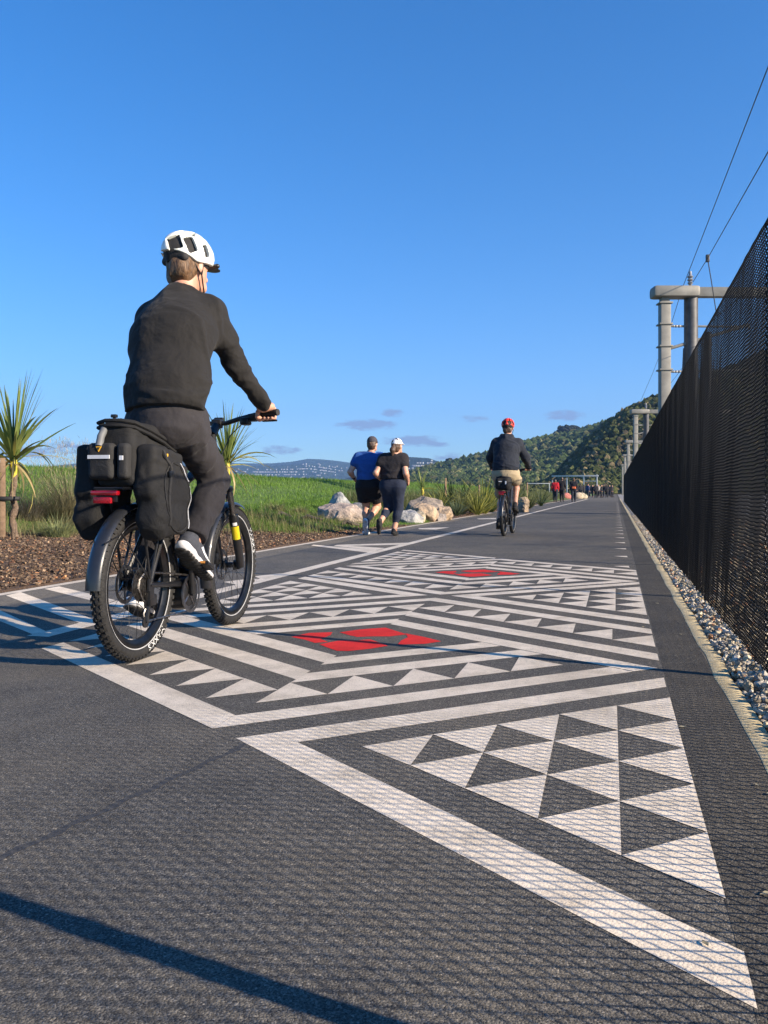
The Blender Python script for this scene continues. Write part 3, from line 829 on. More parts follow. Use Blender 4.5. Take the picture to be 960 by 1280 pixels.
# ================================================================ people
def skin_mat():
    m, t, b = new_mat('skin'); tc = t.n('ShaderNodeTexCoord').outputs['Object']
    t.l(t.ramp(t.noise(18, 4, .6, tc), [(.3, (.44, .22, .145)), (.7, (.58, .32, .22))]), b.inputs['Base Color'])
    b.inputs['Roughness'].default_value = .5; b.inputs['Subsurface Weight'].default_value = .08; b.inputs['Subsurface Radius'].default_value = (.02, .008, .004)
    t.l(t.bump(t.noise(260, 3, .6, tc), .15, .002), b.inputs['Normal']); return m
m_skin = skin_mat(); m_eye = M('eye', (.03, .02, .015), .2, var=.1)
def hair_mat(name, c1, c2):
    m, t, b = new_mat(name); tc = t.n('ShaderNodeTexCoord').outputs['Object']
    mp = t.n('ShaderNodeMapping'); mp.inputs['Scale'].default_value = (160, 160, 28); t.l(tc, mp.inputs[0])
    nz = t.noise(1., 4, .6, mp.outputs[0], .8); t.l(t.ramp(nz, [(.32, c1), (.68, c2)]), b.inputs['Base Color'])
    b.inputs['Roughness'].default_value = .5; t.l(t.bump(nz, .9, .006), b.inputs['Normal']); return m
m_hair = hair_mat('brown_hair', (.035, .017, .008), (.19, .10, .042)); m_hair2 = hair_mat('dark_hair', (.03, .016, .01), (.11, .06, .035))
def cloth(name, col, rough=.85, fine=300, wr=7., bs=.8):
    m, t, b = new_mat(name); tc = t.n('ShaderNodeTexCoord').outputs['Object']
    n1 = t.noise(wr, 3, .55, tc, .25); n2 = t.noise(fine, 2, .6, tc)
    t.l(t.mix(1., t.ramp(n1, [(.3, tuple(c*.86 for c in col)), (.7, tuple(c*1.1 for c in col))]), t.ramp(n2, [(.3, (.86, .86, .86)), (.7, (1.1, 1.1, 1.1))]), 'MULTIPLY'), b.inputs['Base Color'])
    b.inputs['Roughness'].default_value = rough; b.inputs['Specular IOR Level'].default_value = .25; b.inputs['Sheen Weight'].default_value = .05
    h = t.math('ADD', t.math('MULTIPLY', n1, 2.4), t.math('MULTIPLY', n2, .12)); t.l(t.bump(h, bs, .012), b.inputs['Normal'])
    return m
m_blackshirt = cloth('black_jersey', (.015, .014, .0135)); m_trouser = cloth('charcoal_trouser', (.027, .025, .028)); m_navy = cloth('navy_hoodie', (.016, .020, .030))
m_khaki = cloth('khaki_shorts', (.34, .27, .17)); m_blue = cloth('blue_tee', (.022, .085, .30)); m_shorts = cloth('black_shorts', (.014, .012, .014))
m_tee = cloth('black_tee', (.018, .016, .019)); m_legging = cloth('navy_leggings', (.016, .022, .042)); m_cap = cloth('charcoal_cap', (.055, .05, .06)); m_wcap = cloth('white_cap', (.80, .80, .82))
m_shoe = cloth('grey_knit', (.065, .07, .085)); m_shoeb = cloth('black_knit', (.024, .024, .026)); m_sole = M('white_foam', (.80, .79, .80), .6, var=.06); m_tread = M('black_outsole', (.020, .019, .018), .8, bump=.6, bscale=60, bdist=.006)
m_greysole = M('grey_outsole', (.42, .42, .44), .7, var=.3, scale=60); m_watch = M('watch_band', (.012, .012, .013), .5)
def rotz(a): c, s = math.cos(a), math.sin(a); return np.array(((c, -s, 0), (s, c, 0), (0, 0, 1.)))
def rotx(a): c, s = math.cos(a), math.sin(a); return np.array(((1, 0, 0), (0, c, -s), (0, s, c)))
def fist(s, w, d, pn, t_, sc=1.):
    """loosely closed hand: w wrist, d towards the knuckles, pn palm side, t_ thumb side"""
    w, d, pn, t_ = (np.asarray(x, float) for x in (w, d, pn, t_)); d = nrm(d); t_ = nrm(t_-d*np.dot(t_, d)); pn = nrm(pn-d*np.dot(pn, d)-t_*np.dot(pn, t_))
    s.cap(w-.02*sc*d, w+.03*sc*d, .026*sc, .028*sc, k=.02); s.cap(w+.03*sc*d, w+.075*sc*d, .036*sc, .038*sc, k=.02, flat=(pn, .55))
    for o, l, q in ((.030, .040, 0), (.010, .044, .004), (-.010, .041, .002), (-.029, .032, -.005)):
        b = w+(.088+q)*sc*d+o*sc*t_
        for ang, f, r in ((25, 1., .0098), (105, .72, .0092), (185, .5, .0085)):
            a = math.radians(ang); e = b+l*f*sc*(math.cos(a)*d+math.sin(a)*pn); s.cap(b, e, r*sc, r*.93*sc, k=.005); b = e
    b = w+.03*sc*d+.030*sc*t_; m = b+sc*(.022*t_+.030*d+.012*pn); e = m+sc*(.024*d+.022*pn-.012*t_); s.cap(b-.01*sc*t_, m, .0135*sc, .0115*sc, k=.012); s.cap(m, e, .011*sc, .009*sc, k=.006)
def grip_hand(s, w, c, ax, fwd, sgn):
    """hand closed round a bar: w wrist, c bar point under the palm, ax outward bar direction, fwd forward"""
    w, c, ax, fwd = (np.asarray(x, float) for x in (w, c, ax, fwd)); ax = nrm(ax); fwd = nrm(fwd-ax*np.dot(fwd, ax)); up = np.array((0, 0, 1.)); up = nrm(up-ax*up.dot(ax)-fwd*up.dot(fwd))
    def rnd(a, o, r): a = math.radians(a); return c+ax*o+r*(math.cos(a)*fwd+math.sin(a)*up)
    kn = rnd(72, 0, .037)
    s.cap(w, c-.045*fwd+.030*up, .027, .029, k=.02); s.cap(c-.045*fwd+.030*up, rnd(110, 0, .035), .034, .036, k=.02, flat=(up, .62))
    s.cap(rnd(110, -.022, .034), rnd(110, .026, .034), .020, .018, k=.02)
    for o, rr in ((-.033, .0095), (-.011, .010), (.011, .0097), (.031, .0085)):
        pr = rnd(100, o*.9, .034)
        for a in (58, 5, -55, -118): q = rnd(a, o, .0285); s.cap(pr, q, rr*1.02, rr*.95, k=.004); pr = q
    pr = rnd(165, -.040, .030)
    for a in (215, 265, 305): q = rnd(a, -.046, .0285); s.cap(pr, q, .0125, .0105, k=.006); pr = q
def head_sdf(s, hc, R, neck):
    P = lambda x, y, z: hc+R@np.array((x, y, z))
    s.ell(P(0, -.012, .022), (.076, .096, .098), R, k=.02); s.ell(P(0, .03, -.035), (.060, .066, .082), R, k=.03); s.cap(P(-.028, .062, -.095), P(.028, .062, -.095), .024, .024, k=.03)
    s.cap(P(0, .090, .0), P(0, .112, -.036), .009, .014, k=.012); s.cap(P(-.03, .082, .022), P(.03, .082, .022), .010, .010, k=.015)
    s.cap(P(-.02, .092, -.070), P(.02, .092, -.070), .008, .008, k=.008)
    for x in (-1, 1):
        s.ell(P(x*.078, -.004, -.012), (.010, .020, .032), R@rotz(-x*.45), k=.008)
        s.sub('ell', P(x*.031, .098, .006), (.015, .012, .009), R)
        s.ell(P(x*.031, .080, .006), (.013, .013, .011), R, k=.004)
    s.cap(neck, P(0, -.018, -.06), .058, .054, k=.04)
def shoe(parent, name, heel, f, n, L_=.285, mu=None, ms=None, mt=None, swoosh=False, side=1, res=.006):
    """heel: point under the heel, f toe direction, n upward normal"""
    f = nrm(f); n = nrm(np.asarray(n, float)-f*np.dot(n, f)); r = np.cross(f, n); R = np.stack([r, f, n], 1); k = L_/.285
    P = lambda x, y, z: np.asarray(heel)+R@(np.array((x, y, z))*k)
    s = SDF(); s.cap(P(0, .035, .048), P(0, .10, .052), .038*k, .040*k, k=.03); s.cap(P(0, .10, .05), P(.006*side, .235, .036), .042*k, .034*k, k=.03, flat=(n, .85)); s.cap(P(0, .035, .05), P(0, .045, .105), .035*k, .038*k, k=.03)
    s.cap(P(0, .09, .07), P(0, .17, .06), .026*k, .024*k, k=.03)
    u = sdf_obj(name, s, res, mu, parent, disp=lambda Q: .0015*wob(Q, 90))
    s = SDF(); s.cap(P(0, .03, .017), P(.0, .12, .014), .040*k, .041*k, k=.02, flat=(n, .5)); s.cap(P(0, .12, .014), P(.006*side, .25, .022), .043*k, .034*k, k=.02, flat=(n, .45)); s.cap(P(0, .015, .03), P(0, .05, .025), .032*k, .038*k, k=.02, flat=(n, .6))
    sdf_obj('midsole', s, res*.85, ms, u)
    s = SDF(); s.cap(P(0, .03, .0), P(.0, .12, -.003), .038*k, .039*k, k=.02, flat=(n, .28)); s.cap(P(0, .12, -.003), P(.006*side, .25, .008), .041*k, .032*k, k=.02, flat=(n, .28))
    sdf_obj('outsole', s, res*.85, mt, u, disp=lambda Q: .003*np.sign(np.sin(((Q-heel)@f)*260)))
    if swoosh:
        m = MB(); xs = .0425*side*k
        out = [(.075, .060), (.10, .047), (.14, .044), (.205, .062), (.15, .058), (.115, .060), (.098, .068), (.092, .082)]
        bvt = BVHTree.FromPolygons([v.co for v in u.data.vertices], [tuple(p.vertices) for p in u.data.polygons])
        pts = []
        for y, z in out:
            h = bvt.find_nearest(Vector(P(side*.06, y, z))); pts.append(np.array(h[0]+h[1]*.002))
        m.add(pts, [tuple(range(len(pts)))]); m.build('swoosh_mark', ms, u, False)
        m = MB(); lp = [P(x, y, z) for x, y, z in ((-.02, .085, .098), (.02, .10, .098), (-.018, .115, .09), (.02, .13, .086), (-.018, .145, .08), (.016, .16, .076))]
        m.tube(lp, .0045, 6); m.tube([P(.02, .085, .118), P(.03, .06, .122), P(.028, .10, .108)], .005, 6); m.build('lace', ms, u)
    return u
def person(label, loc, rz, J, K, group=None):
    """J: joints in the person's own frame (x right, y forward, z up); K: clothing"""
    root = thing('person', label, 'person', loc, rz, group); res = K.get('res', .011); bs = K.get('body', 1.)
    j = {k: np.asarray(v, float) for k, v in J.items() if not k.startswith('hand')}; A = lambda k: j[k]
    R = rotz(K.get('yaw', 0))@rotx(K.get('nod', 0)); lat = nrm(A('shR')-A('shL')); dep = nrm(np.cross(lat, A('neck')-A('pel')))
    # ---- body
    s = SDF(); s.cap(A('pel')+np.array((0, 0, .05)), A('waist'), .105*bs, .115*bs, k=.04, flat=(dep, .7)); s.cap(A('waist'), A('chest'), .125*bs, .15*bs, k=.05, flat=(dep, .68))
    s.cap(A('shL'), A('shR'), .058*bs, .058*bs, k=.06); s.cap(A('chest'), A('neck'), .12*bs, .055, k=.06, flat=(dep, .75)); head_sdf(s, A('head'), R, A('neck'))
    for q in 'LR':
        s.cap(A('sh'+q), A('el'+q), .052*bs, .040*bs, k=.03); s.cap(A('el'+q), A('wr'+q), .042*bs, .027*bs, k=.012); s.ell(A('el'+q)*.68+A('wr'+q)*.32, (.041*bs,)*3, k=.02)
        s.cap(A('hip'+q), A('kn'+q), .085*bs, .056*bs, k=.04); s.cap(A('kn'+q), A('an'+q), .054*bs, .036*bs, k=.012)
        cb = A('kn'+q)*.68+A('an'+q)*.32; back = nrm(np.cross(lat, A('an'+q)-A('kn'+q))); back = back if back[1] < 0 else -back
        s.ell(cb+back*.016, (.052*bs,)*3, k=.04)
        f = nrm(J['foot'+q]); s.cap(A('an'+q), A('an'+q)+f*.10+nrm(A('an'+q)-A('kn'+q))*.05, .036, .030, k=.03)
    V, Q = s.mesh(res); parts = [(V, Q)]
    hs = SDF()
    for q in 'LR':
        g = J.get('hand'+q)
        if g[0] == 'grip': grip_hand(hs, A('wr'+q), g[1], g[2], g[3], 1)
        else: fist(hs, A('wr'+q), g[1], g[2], g[3], g[4] if len(g) > 4 else 1.)
    V2, Q2 = hs.mesh(K.get('hres', .004)); V = np.concatenate([V, V2]); Q = np.concatenate([Q, Q2+len(parts[0][0])])
    cen = V[Q].mean(1); mi = np.zeros(len(Q), int)
    for x in (-1, 1): mi[np.linalg.norm(cen-(A('head')+R@np.array((x*.031, .095, .006))), axis=1) < .011] = 1
    mesh_np('body', V, [Q], [m_skin, m_eye], root, True, mi)
    # ---- hair
    hd = A('head'); P = lambda x, y, z: hd+R@np.array((x, y, z))
    s = SDF(); s.ell(P(0, -.018, .026), (.084, .099, .104), R, k=.02); s.ell(P(0, -.058, -.038), (.074, .052, .076), R, k=.03)
    if K.get('ponytail'): s.cap(P(0, -.10, .01), P(.0, -.135, -.07), .030, .044, k=.02); s.cap(P(0, -.135, -.07), P(.005, -.13, -.20), .044, .018, k=.02)
    def hclip(Pn):
        q = (Pn-hd)@R; return np.minimum(q[..., 1]-.02+.0*q[..., 2], 1)*1.0 - np.maximum(0, (q[..., 2]-.045))*3
    sdf_obj('hair', s, res*.7, K.get('hair', m_hair), root, disp=lambda Pn: .005*wob(Pn*np.array((1, 1, .5)), 140)+.005*wob(Pn, 70), clip=hclip)
    # ---- top
    t_ = K['top']; th = t_.get('thick', .02); s = SDF(); wl = t_.get('waist', .19)
    s.cap(A('pel')+np.array(t_.get('hem', (0, 0, 0))), A('waist'), wl, wl*.97, k=.06, flat=(dep, t_.get('depth', .68))); s.cap(A('waist'), A('chest'), wl*.97, t_.get('chest', .185), k=.06, flat=(dep, t_.get('depth', .68)))
    s.cap(A('chest'), A('neck')*.55+A('chest')*.45, t_.get('chest', .185), .12, k=.07, flat=(dep, .72)); s.cap(A('shL'), A('shR'), .058*bs+th, .058*bs+th, k=.06); s.cap(A('shL')*.25+A('shR')*.75, A('neck'), .06, .062, k=.05); s.cap(A('shR')*.25+A('shL')*.75, A('neck'), .06, .062, k=.05)
    s.cap(A('neck')-.02*nrm(A('head')-A('neck')), A('neck')+t_.get('collar', .022)*nrm(A('head')-A('neck')), .066, .063, k=.02)
    for q in 'LR':
        if t_['sleeve'] == 'long':
            s.cap(A('sh'+q), A('el'+q), .056*bs+th, .046*bs+th*.9, k=.04); s.cap(A('el'+q), A('wr'+q), .047*bs+th*.9, .030*bs+th*.55, k=.02)
        else:
            e = A('sh'+q)*(1-t_['sleeve'])+A('el'+q)*t_['sleeve']; s.cap(A('sh'+q), e, .056*bs+th, .052*bs+th*1.1, k=.04)
    s.cap(A('shL')*.8+A('shR')*.2+np.array((0, -.02, -.075)), A('shR')*.8+A('shL')*.2+np.array((0, -.02, -.075)), t_.get('lat', .085), t_.get('lat', .085), k=.07)
    if t_.get('hood'): s.cap(A('neck')+np.array((-.07, -.05, .02)), A('neck')+np.array((.07, -.05, .02)), .045, .045, k=.04); s.ell(A('neck')+np.array((0, -.085, -.06)), (.10, .045, .10), k=.04)
    if t_.get('cut'):
        cuts = [(A('sh'+q)*(1-t_['sleeve'])+A('el'+q)*t_['sleeve'], nrm(A('el'+q)-A('sh'+q))) for q in 'LR']
    hz = t_['hemz']; tl = nrm(A('chest')-A('pel')); hp = A('pel')+tl*((hz-A('pel')[2])/tl[2])
    ncut = A('neck')+t_.get('collar', .022)*.8*nrm(A('head')-A('neck')); nd_ = nrm(A('head')-A('neck'))
    def tclip(Pn):
        d = -((Pn-hp)@(tl*.55+np.array((0, 0, .45))))
        lim = (Pn-ncut)@nd_; near = np.linalg.norm(Pn-ncut, axis=-1) < .11
        return np.maximum(d, np.where(near, lim, -1))
    fo = t_.get('fold', 1.)
    def tdisp(Pn):
        hz_ = np.exp(-((Pn[..., 2]-hz-.06)/.11)**2)
        d = fo*(.0035*wob(Pn, 14)-.008*crease(Pn*np.array((1, 1, .75)), 18, .22)); d = d-fo*hz_*.009*crease(Pn*np.array((1, 1, 2.2))+2, 20, .22)
        for q in 'LR':
            if t_['sleeve'] == 'long':
                g = np.exp(-(np.linalg.norm(Pn-A('el'+q), axis=-1)/.13)**2); ax_ = nrm(A('wr'+q)-A('sh'+q)); d = d-g*.010*crease(Pn+(Pn@ax_)[..., None]*ax_*1.2, 26, .25)
            g = np.exp(-(np.linalg.norm(Pn-A('sh'+q)*.8-A('chest')*.2+np.array((0, 0, .07)), axis=-1)/.10)**2); d = d-fo*g*.010*crease(Pn*np.array((.8, 1, 1.6)), 22, .22)
        return d
    to = sdf_obj(t_['name'], s, res*.8, t_['mat'], root, disp=tdisp, clip=tclip)
    # ---- bottoms
    b_ = K['bottom']; th = b_.get('thick', .018); s = SDF()
    s.cap(A('hipL'), A('hipR'), b_.get('seat', .125), b_.get('seat', .125), k=.06, flat=(dep, .92)); s.cap(A('pel')+np.array((0, 0, .02)), A('waist')*.6+A('pel')*.4, b_.get('wst', .165), b_.get('wst', .165)*.94, k=.05, flat=(dep, .70))
    clipz = []
    for q in 'LR':
        e = b_['to']
        if e <= 1:
            kn = A('hip'+q)*(1-e)+A('kn'+q)*e; s.cap(A('hip'+q), kn, .092*bs+th, (.092*(1-e)+.06*e)*bs+th*1.3, k=.05)
            clipz.append((kn, nrm(A('kn'+q)-A('hip'+q)), .16))
        else:
            an = A('kn'+q)*(2-e)+A('an'+q)*(e-1); s.cap(A('hip'+q), A('kn'+q), .092*bs+th, .060*bs+th, k=.05); s.cap(A('kn'+q), an, .062*bs+th, b_.get('cuff', .045*bs+th), k=.03)
            if b_.get('calf'): s.ell(A('kn'+q)*.66+A('an'+q)*.34+np.array((0, -.014, 0)), (b_['calf'],)*3, k=.04)
            clipz.append((an, nrm(A('an'+q)-A('kn'+q)), .12))
    def bclip(Pn):
        d = np.full(Pn.shape[:-1], -1.)
        for c, n_, r in clipz:
            m_ = np.linalg.norm(Pn-c, axis=-1) < r; d = np.maximum(d, np.where(m_, (Pn-c)@n_, -1))
        return d
    fb = b_.get('fold', 1.)
    def bdisp(Pn):
        d = fb*(.003*wob(Pn, 16)-.007*crease(Pn*np.array((1, 1, .8))+4, 20, .2))
        for q in 'LR':
            ax_ = nrm(A('kn'+q)-A('hip'+q))
            g = np.exp(-(np.linalg.norm(Pn-(A('kn'+q)*.78+A('hip'+q)*.22), axis=-1)/.15)**2); d = d-fb*g*.010*crease(Pn+(Pn@ax_)[..., None]*ax_*1.1, 21, .24)
            g = np.exp(-(np.linalg.norm(Pn-(A('hip'+q)*.8+A('kn'+q)*.2), axis=-1)/.15)**2); d = d-fb*g*.009*crease(Pn*np.array((.7, 1.2, 1.5))+1, 20, .24)
            if b_['to'] > 1:
                a2 = nrm(A('an'+q)-A('kn'+q)); g = np.exp(-(np.linalg.norm(Pn-(A('an'+q)*.75+A('kn'+q)*.25), axis=-1)/.12)**2); d = d-fb*g*.008*crease(Pn+(Pn@a2)[..., None]*a2*1.3+2, 20, .25)
        return d
    sdf_obj(b_['name'], s, res*.8, b_['mat'], root, disp=bdisp, clip=bclip)
    # ---- shoes and socks
    sh = K['shoe']
    for q, sd_ in (('L', -1), ('R', 1)):
        f = nrm(J['foot'+q]); up = nrm(J.get('footup'+q, A('kn'+q)-A('an'+q))); up = nrm(up-f*np.dot(up, f))
        heel = A('an'+q)-f*.055*sh.get('k', 1)-up*.085*sh.get('k', 1)
        shoe(root, 'shoe', heel, f, up, .285*sh.get('k', 1), sh['mat'], sh['mid'], sh['out'], sh.get('swoosh', False), sd_, sh.get('res', res*.7))
    return root
def pt(x, y, z): return (x, y, z)
m_hel = M('helmet_shell', (.78, .80, .74), .25, var=.05, coat=.5); m_hel2 = M('orange_helmet', (.74, .045, .018), .28, var=.08, coat=.5); m_liner = M('helmet_liner', (.018, .017, .018), .8, var=.3, bump=.5)
def helmet(root, hc, R, shell, res, big=1.):
    P = lambda x, y, z: hc+R@np.array((x, y, z)); o = (0, -.012, .055)
    rr = np.array((.106, .140, .112))*big
    s = SDF(); s.ell(P(*o), rr, R)
    def ridge(Pn):
        q = (Pn-P(*o))@R/rr; az = np.arctan2(q[..., 0], -q[..., 1]); return -.0035*np.cos(az*4)*np.clip(1-q[..., 2]**2, 0, 1)
    s.sub('ell', P(*o), rr-.024, R)
    def vent(az, el, w, h, tw=0.):
        az, el = math.radians(az), math.radians(el); d = np.array((math.sin(az)*math.cos(el), -math.cos(az)*math.cos(el), math.sin(el)))
        t1 = nrm(np.cross((0, 0, 1.), d)); t2 = np.cross(d, t1); c, sn = math.cos(tw), math.sin(tw); a1 = c*t1+sn*t2; a2 = -sn*t1+c*t2
        Rv = R@np.stack([a1, a2, d], 1); s.sub('box', P(*(np.array(o)+d*rr*.95)), (w/2, h/2, .05), .007, Rv)
    for az, el, w, h in ((24, 13, .064, .072), (66, 11, .046, .076), (102, 6, .040, .060), (138, 8, .034, .046)):
        for sg in (-1, 1): vent(sg*az, el, w, h, sg*.42)
    for az in (28, 75, 118):
        for sg in (-1, 1): vent(sg*az, 52, .020, .06, sg*-.3)
    vent(0, 78, .02, .05)
    def hclip(Pn):
        q = (Pn-hc)@R; zc = .016+.022*np.clip((-q[..., 1]-.03)/.09, 0, 1)-.012*np.exp(-((q[..., 1]+.02)/.05)**2)+.012*np.clip((q[..., 1]-.05)/.07, 0, 1); return zc-q[..., 2]
    h = sdf_obj('helmet', s, res, shell, root, disp=ridge, clip=hclip)
    s = SDF(); s.ell(P(*o), rr-.016, R); s.cap(P(-.07, -.085, .012), P(.07, -.085, .012), .018, .018, k=.03); s.cap(P(0, -.105, .02), P(0, -.105, -.005), .02, .016, k=.02)
    sdf_obj('helmet_liner', s, res, m_liner, h, clip=lambda Pn: -((Pn-hc)@R)[..., 2]-.008)
    st = MB()
    for sg in (-1, 1): st.tube([P(sg*.085, .02, .02), P(sg*.086, .012, -.05), P(sg*.05, .06, -.115), P(0, .07, -.122)], .004, 6); st.tube([P(sg*.08, -.05, .015), P(sg*.086, .012, -.05)], .0035, 6)
    st.build('chin_strap', m_blk, h)
    v = SDF(); v.cap(P(-.06, .122, .03), P(.06, .122, .03), .012, .012, k=.02); v.cap(P(0, .13, .03), P(0, .142, .026), .05, .04, k=.02, flat=(R@np.array((0, 0, 1.)), .16)); sdf_obj('helmet_visor', v, res, m_blk, h)
# ---- near rider
gr = lambda s_: ('grip', (s_*.30, .791, 1.122), (s_, -.15, .02), (.0, 1, 0))
ped = lambda a, s_: (s_*.135, BB[1]+s_*.136*math.cos(a), BB[2]+s_*.136*math.sin(a))
def rider_joints(cr, lean=0., up=0.):
    J = dict(pel=(.045, .165, 1.03), waist=(.045, .20, 1.20), chest=(.015, .315, 1.45), neck=(.0, .425, 1.645), head=(.012, .485, 1.808),
             shL=(-.145, .43, 1.55), shR=(.156, .425, 1.572), elL=(-.24, .54, 1.33), elR=(.226, .555, 1.335), wrL=(-.305, .715, 1.165), wrR=(.302, .722, 1.165),
             hipL=(-.06, .225, 1.03), hipR=(.105, .225, 1.03))
    for q, sg in (('L', -1), ('R', 1)): J['hand'+q] = gr(sg)
    return J
J = rider_joints(CR1)
J.update(knR=(.125, .545, .775), anR=(.102, .325, .50), footR=(.05, .80, -.56), knL=(-.12, .46, .645), anL=(-.13, .265, .265), footL=(-.03, .93, -.36))
TOP = dict(name='shirt', mat=m_blackshirt, sleeve='long', hemz=1.075, waist=.178, chest=.190, depth=.68, thick=.013, collar=.05, lat=.100)
rider1 = person('rider in black long sleeved top and charcoal trousers with a white vented helmet on the nearer bicycle', (P1[0], P1[1], 0), H1, J,
    dict(res=.009, hres=.0032, body=.92, yaw=-.34, nod=-.05, top=TOP, hair=m_hair, bottom=dict(name='trousers', mat=m_trouser, to=1.97, thick=.006, seat=.105, wst=.150, cuff=.062, calf=.066, fold=1.25),
         shoe=dict(mat=m_shoe, mid=m_sole, out=m_tread, swoosh=True, k=1.06, res=.0045)))
rider1['label'] = 'rider in black top and charcoal trousers wearing a white vented helmet'
Rh = rotz(-.46)@rotx(-.08); helmet(rider1, np.array(J['head']), Rh, m_hel, .0036)
# ---- farther rider
J2 = rider_joints(0); J2.update(pel=(.0, .15, 1.03), waist=(.0, .19, 1.20), chest=(.0, .29, 1.45), neck=(0, .38, 1.63), head=(.0, .45, 1.80), shL=(-.175, .36, 1.53), shR=(.175, .36, 1.53), elL=(-.30, .46, 1.30), elR=(.30, .46, 1.30), wrL=(-.305, .71, 1.16), wrR=(.305, .71, 1.16),
          hipL=(-.09, .19, 1.0), hipR=(.09, .19, 1.0), knR=(.13, .60, .90), anR=(.135, .33, .50), footR=(0, .97, -.22), knL=(-.12, .50, .635), anL=(-.13, .30, .225), footL=(0, .97, -.22))
rider2 = person('rider in navy hoodie and khaki shorts wearing an orange red helmet', (P2[0], P2[1], 0), H2, J2,
    dict(res=.012, hres=.005, top=dict(name='hoodie', mat=m_navy, sleeve='long', hemz=1.06, waist=.20, chest=.195, depth=.68, thick=.026, collar=.04, hood=True, fold=1.4), hair=m_hair2,
         bottom=dict(name='shorts', mat=m_khaki, to=.92, thick=.026, seat=.14, wst=.18), shoe=dict(mat=m_shoeb, mid=m_tread, out=m_tread, k=1.)))
helmet(rider2, np.array(J2['head']), rotx(-.05), m_hel2, .006)
# ---- runners
HP = -math.atan2(ST, CT)
Ym = 14.3
J3 = dict(pel=(0, 0, .86), waist=(0, .01, 1.0), chest=(.005, .03, 1.18), neck=(.02, .045, 1.375), head=(.045, .07, 1.535), shL=(-.185, .02, 1.305), shR=(.185, .05, 1.295), elL=(-.305, -.08, 1.06), elR=(.27, -.08, 1.06), wrL=(-.285, .09, .955), wrR=(.22, .16, 1.05),
          hipL=(-.085, 0, .82), hipR=(.085, 0, .82), knL=(-.075, .10, .47), knR=(.105, .16, .47), anL=(-.055, -.03, .105), anR=(.02, -.16, .235), footL=(-.02, 1, -.1), footR=(-.05, .35, -.93),
          handL=('fist', (.1, .8, -.45), (1, 0, 0), (0, .3, 1)), handR=('fist', (-.1, .9, .25), (-1, 0, 0), (0, .3, 1)))
def cap_hat(root, hc, R, mat, res, half=False):
    P = lambda x, y, z: hc+R@np.array((x, y, z)); s = SDF(); s.ell(P(0, -.014, .034), (.089, .106, .098), R); s.cap(P(0, .085, .045), P(0, .155, .03), .062, .05, k=.02, flat=(R@np.array((0, .2, 1.)), .14))
    sdf_obj('cap', s, res, mat, root, clip=lambda Pn: .028-((Pn-hc)@R)[..., 2])
man = person('runner in blue t-shirt and black shorts wearing a charcoal cap', ((461-480)/F*Ym, Ym, 0), HP, J3,
    dict(res=.012, hres=.005, body=1.16, yaw=-.1, hair=m_hair2, top=dict(name='t_shirt', mat=m_blue, sleeve=.42, hemz=.915, waist=.19, chest=.195, depth=.68, thick=.02, collar=.012), bottom=dict(name='shorts', mat=m_shorts, to=.74, thick=.032, seat=.125, wst=.17, fold=1.4),
         shoe=dict(mat=m_shoe, mid=m_sole, out=m_greysole, k=1.02)))
cap_hat(man, np.array(J3['head']), rotz(-.1), m_cap, .008)
wb = MB().tube([np.array(J3['wrL'])+np.array((-.012, -.05, .028)), np.array(J3['wrL'])+np.array((.0, -.01, .006))], .036, 12); wb.build('wrist_band', m_watch, man)
Yw = 13.9
J4 = dict(pel=(.0, 0, .86), waist=(.0, .015, .99), chest=(.0, .03, 1.15), neck=(.01, .05, 1.335), head=(.055, .075, 1.475), shL=(-.165, .03, 1.265), shR=(.165, .03, 1.265), elL=(-.262, -.10, 1.03), elR=(.245, -.10, 1.02), wrL=(-.215, .08, .92), wrR=(.235, .07, .905),
          hipL=(-.09, 0, .82), hipR=(.09, 0, .82), knL=(-.10, .10, .45), knR=(.085, .05, .46), anL=(-.165, -.16, .245), anR=(.03, -.02, .105), footL=(-.06, .30, -.95), footR=(0, 1, -.08),
          handL=('fist', (.25, .8, -.3), (1, 0, 0), (0, .3, 1), .9), handR=('fist', (-.05, .7, -.5), (-1, 0, 0), (0, .3, 1), .9))
wom = person('runner in black t-shirt and navy leggings wearing a white cap over a brown ponytail', ((491-480)/F*Yw, Yw, 0), HP, J4,
    dict(res=.012, hres=.005, body=1.16, yaw=-.35, hair=m_hair2, ponytail=True, top=dict(name='t_shirt', mat=m_tee, sleeve=.40, hemz=.93, waist=.19, chest=.18, depth=.74, thick=.018, collar=.01), bottom=dict(name='leggings', mat=m_legging, to=1.72, thick=.008, seat=.135, wst=.175, cuff=.047, calf=.064, fold=.5),
         shoe=dict(mat=m_shoeb, mid=m_tread, out=m_tread, k=.92)))
cap_hat(wom, np.array(J4['head']), rotz(-.35), m_wcap, .008)
# ---- people at the far end of the path
def stand(h, walk=.0, arm=0.):
    k = h/1.75
    v = dict(pel=(0, 0, .95), waist=(0, .01, 1.10), chest=(0, .02, 1.28), neck=(0, .02, 1.50), head=(0, .04, 1.645), shL=(-.18, 0, 1.43), shR=(.18, 0, 1.43), elL=(-.24, -.03, 1.15), elR=(.24, -.03, 1.15), wrL=(-.23, .06+arm, .92+arm), wrR=(.23, .06+arm, .92+arm),
             hipL=(-.09, 0, .92), hipR=(.09, 0, .92), knL=(-.095, .05+walk, .50), knR=(.095, .05-walk, .50), anL=(-.095, walk*1.4, .09), anR=(.095, -walk*1.6, .09+abs(walk)*.2))
    v = {a: tuple(np.array(b)*k) for a, b in v.items()}
    v.update(footL=(0, 1, 0), footR=(0, 1, 0), handL=('fist', (0, .3, -1), (1, 0, 0), (0, 1, 0)), handR=('fist', (0, .3, -1), (-1, 0, 0), (0, 1, 0))); return v
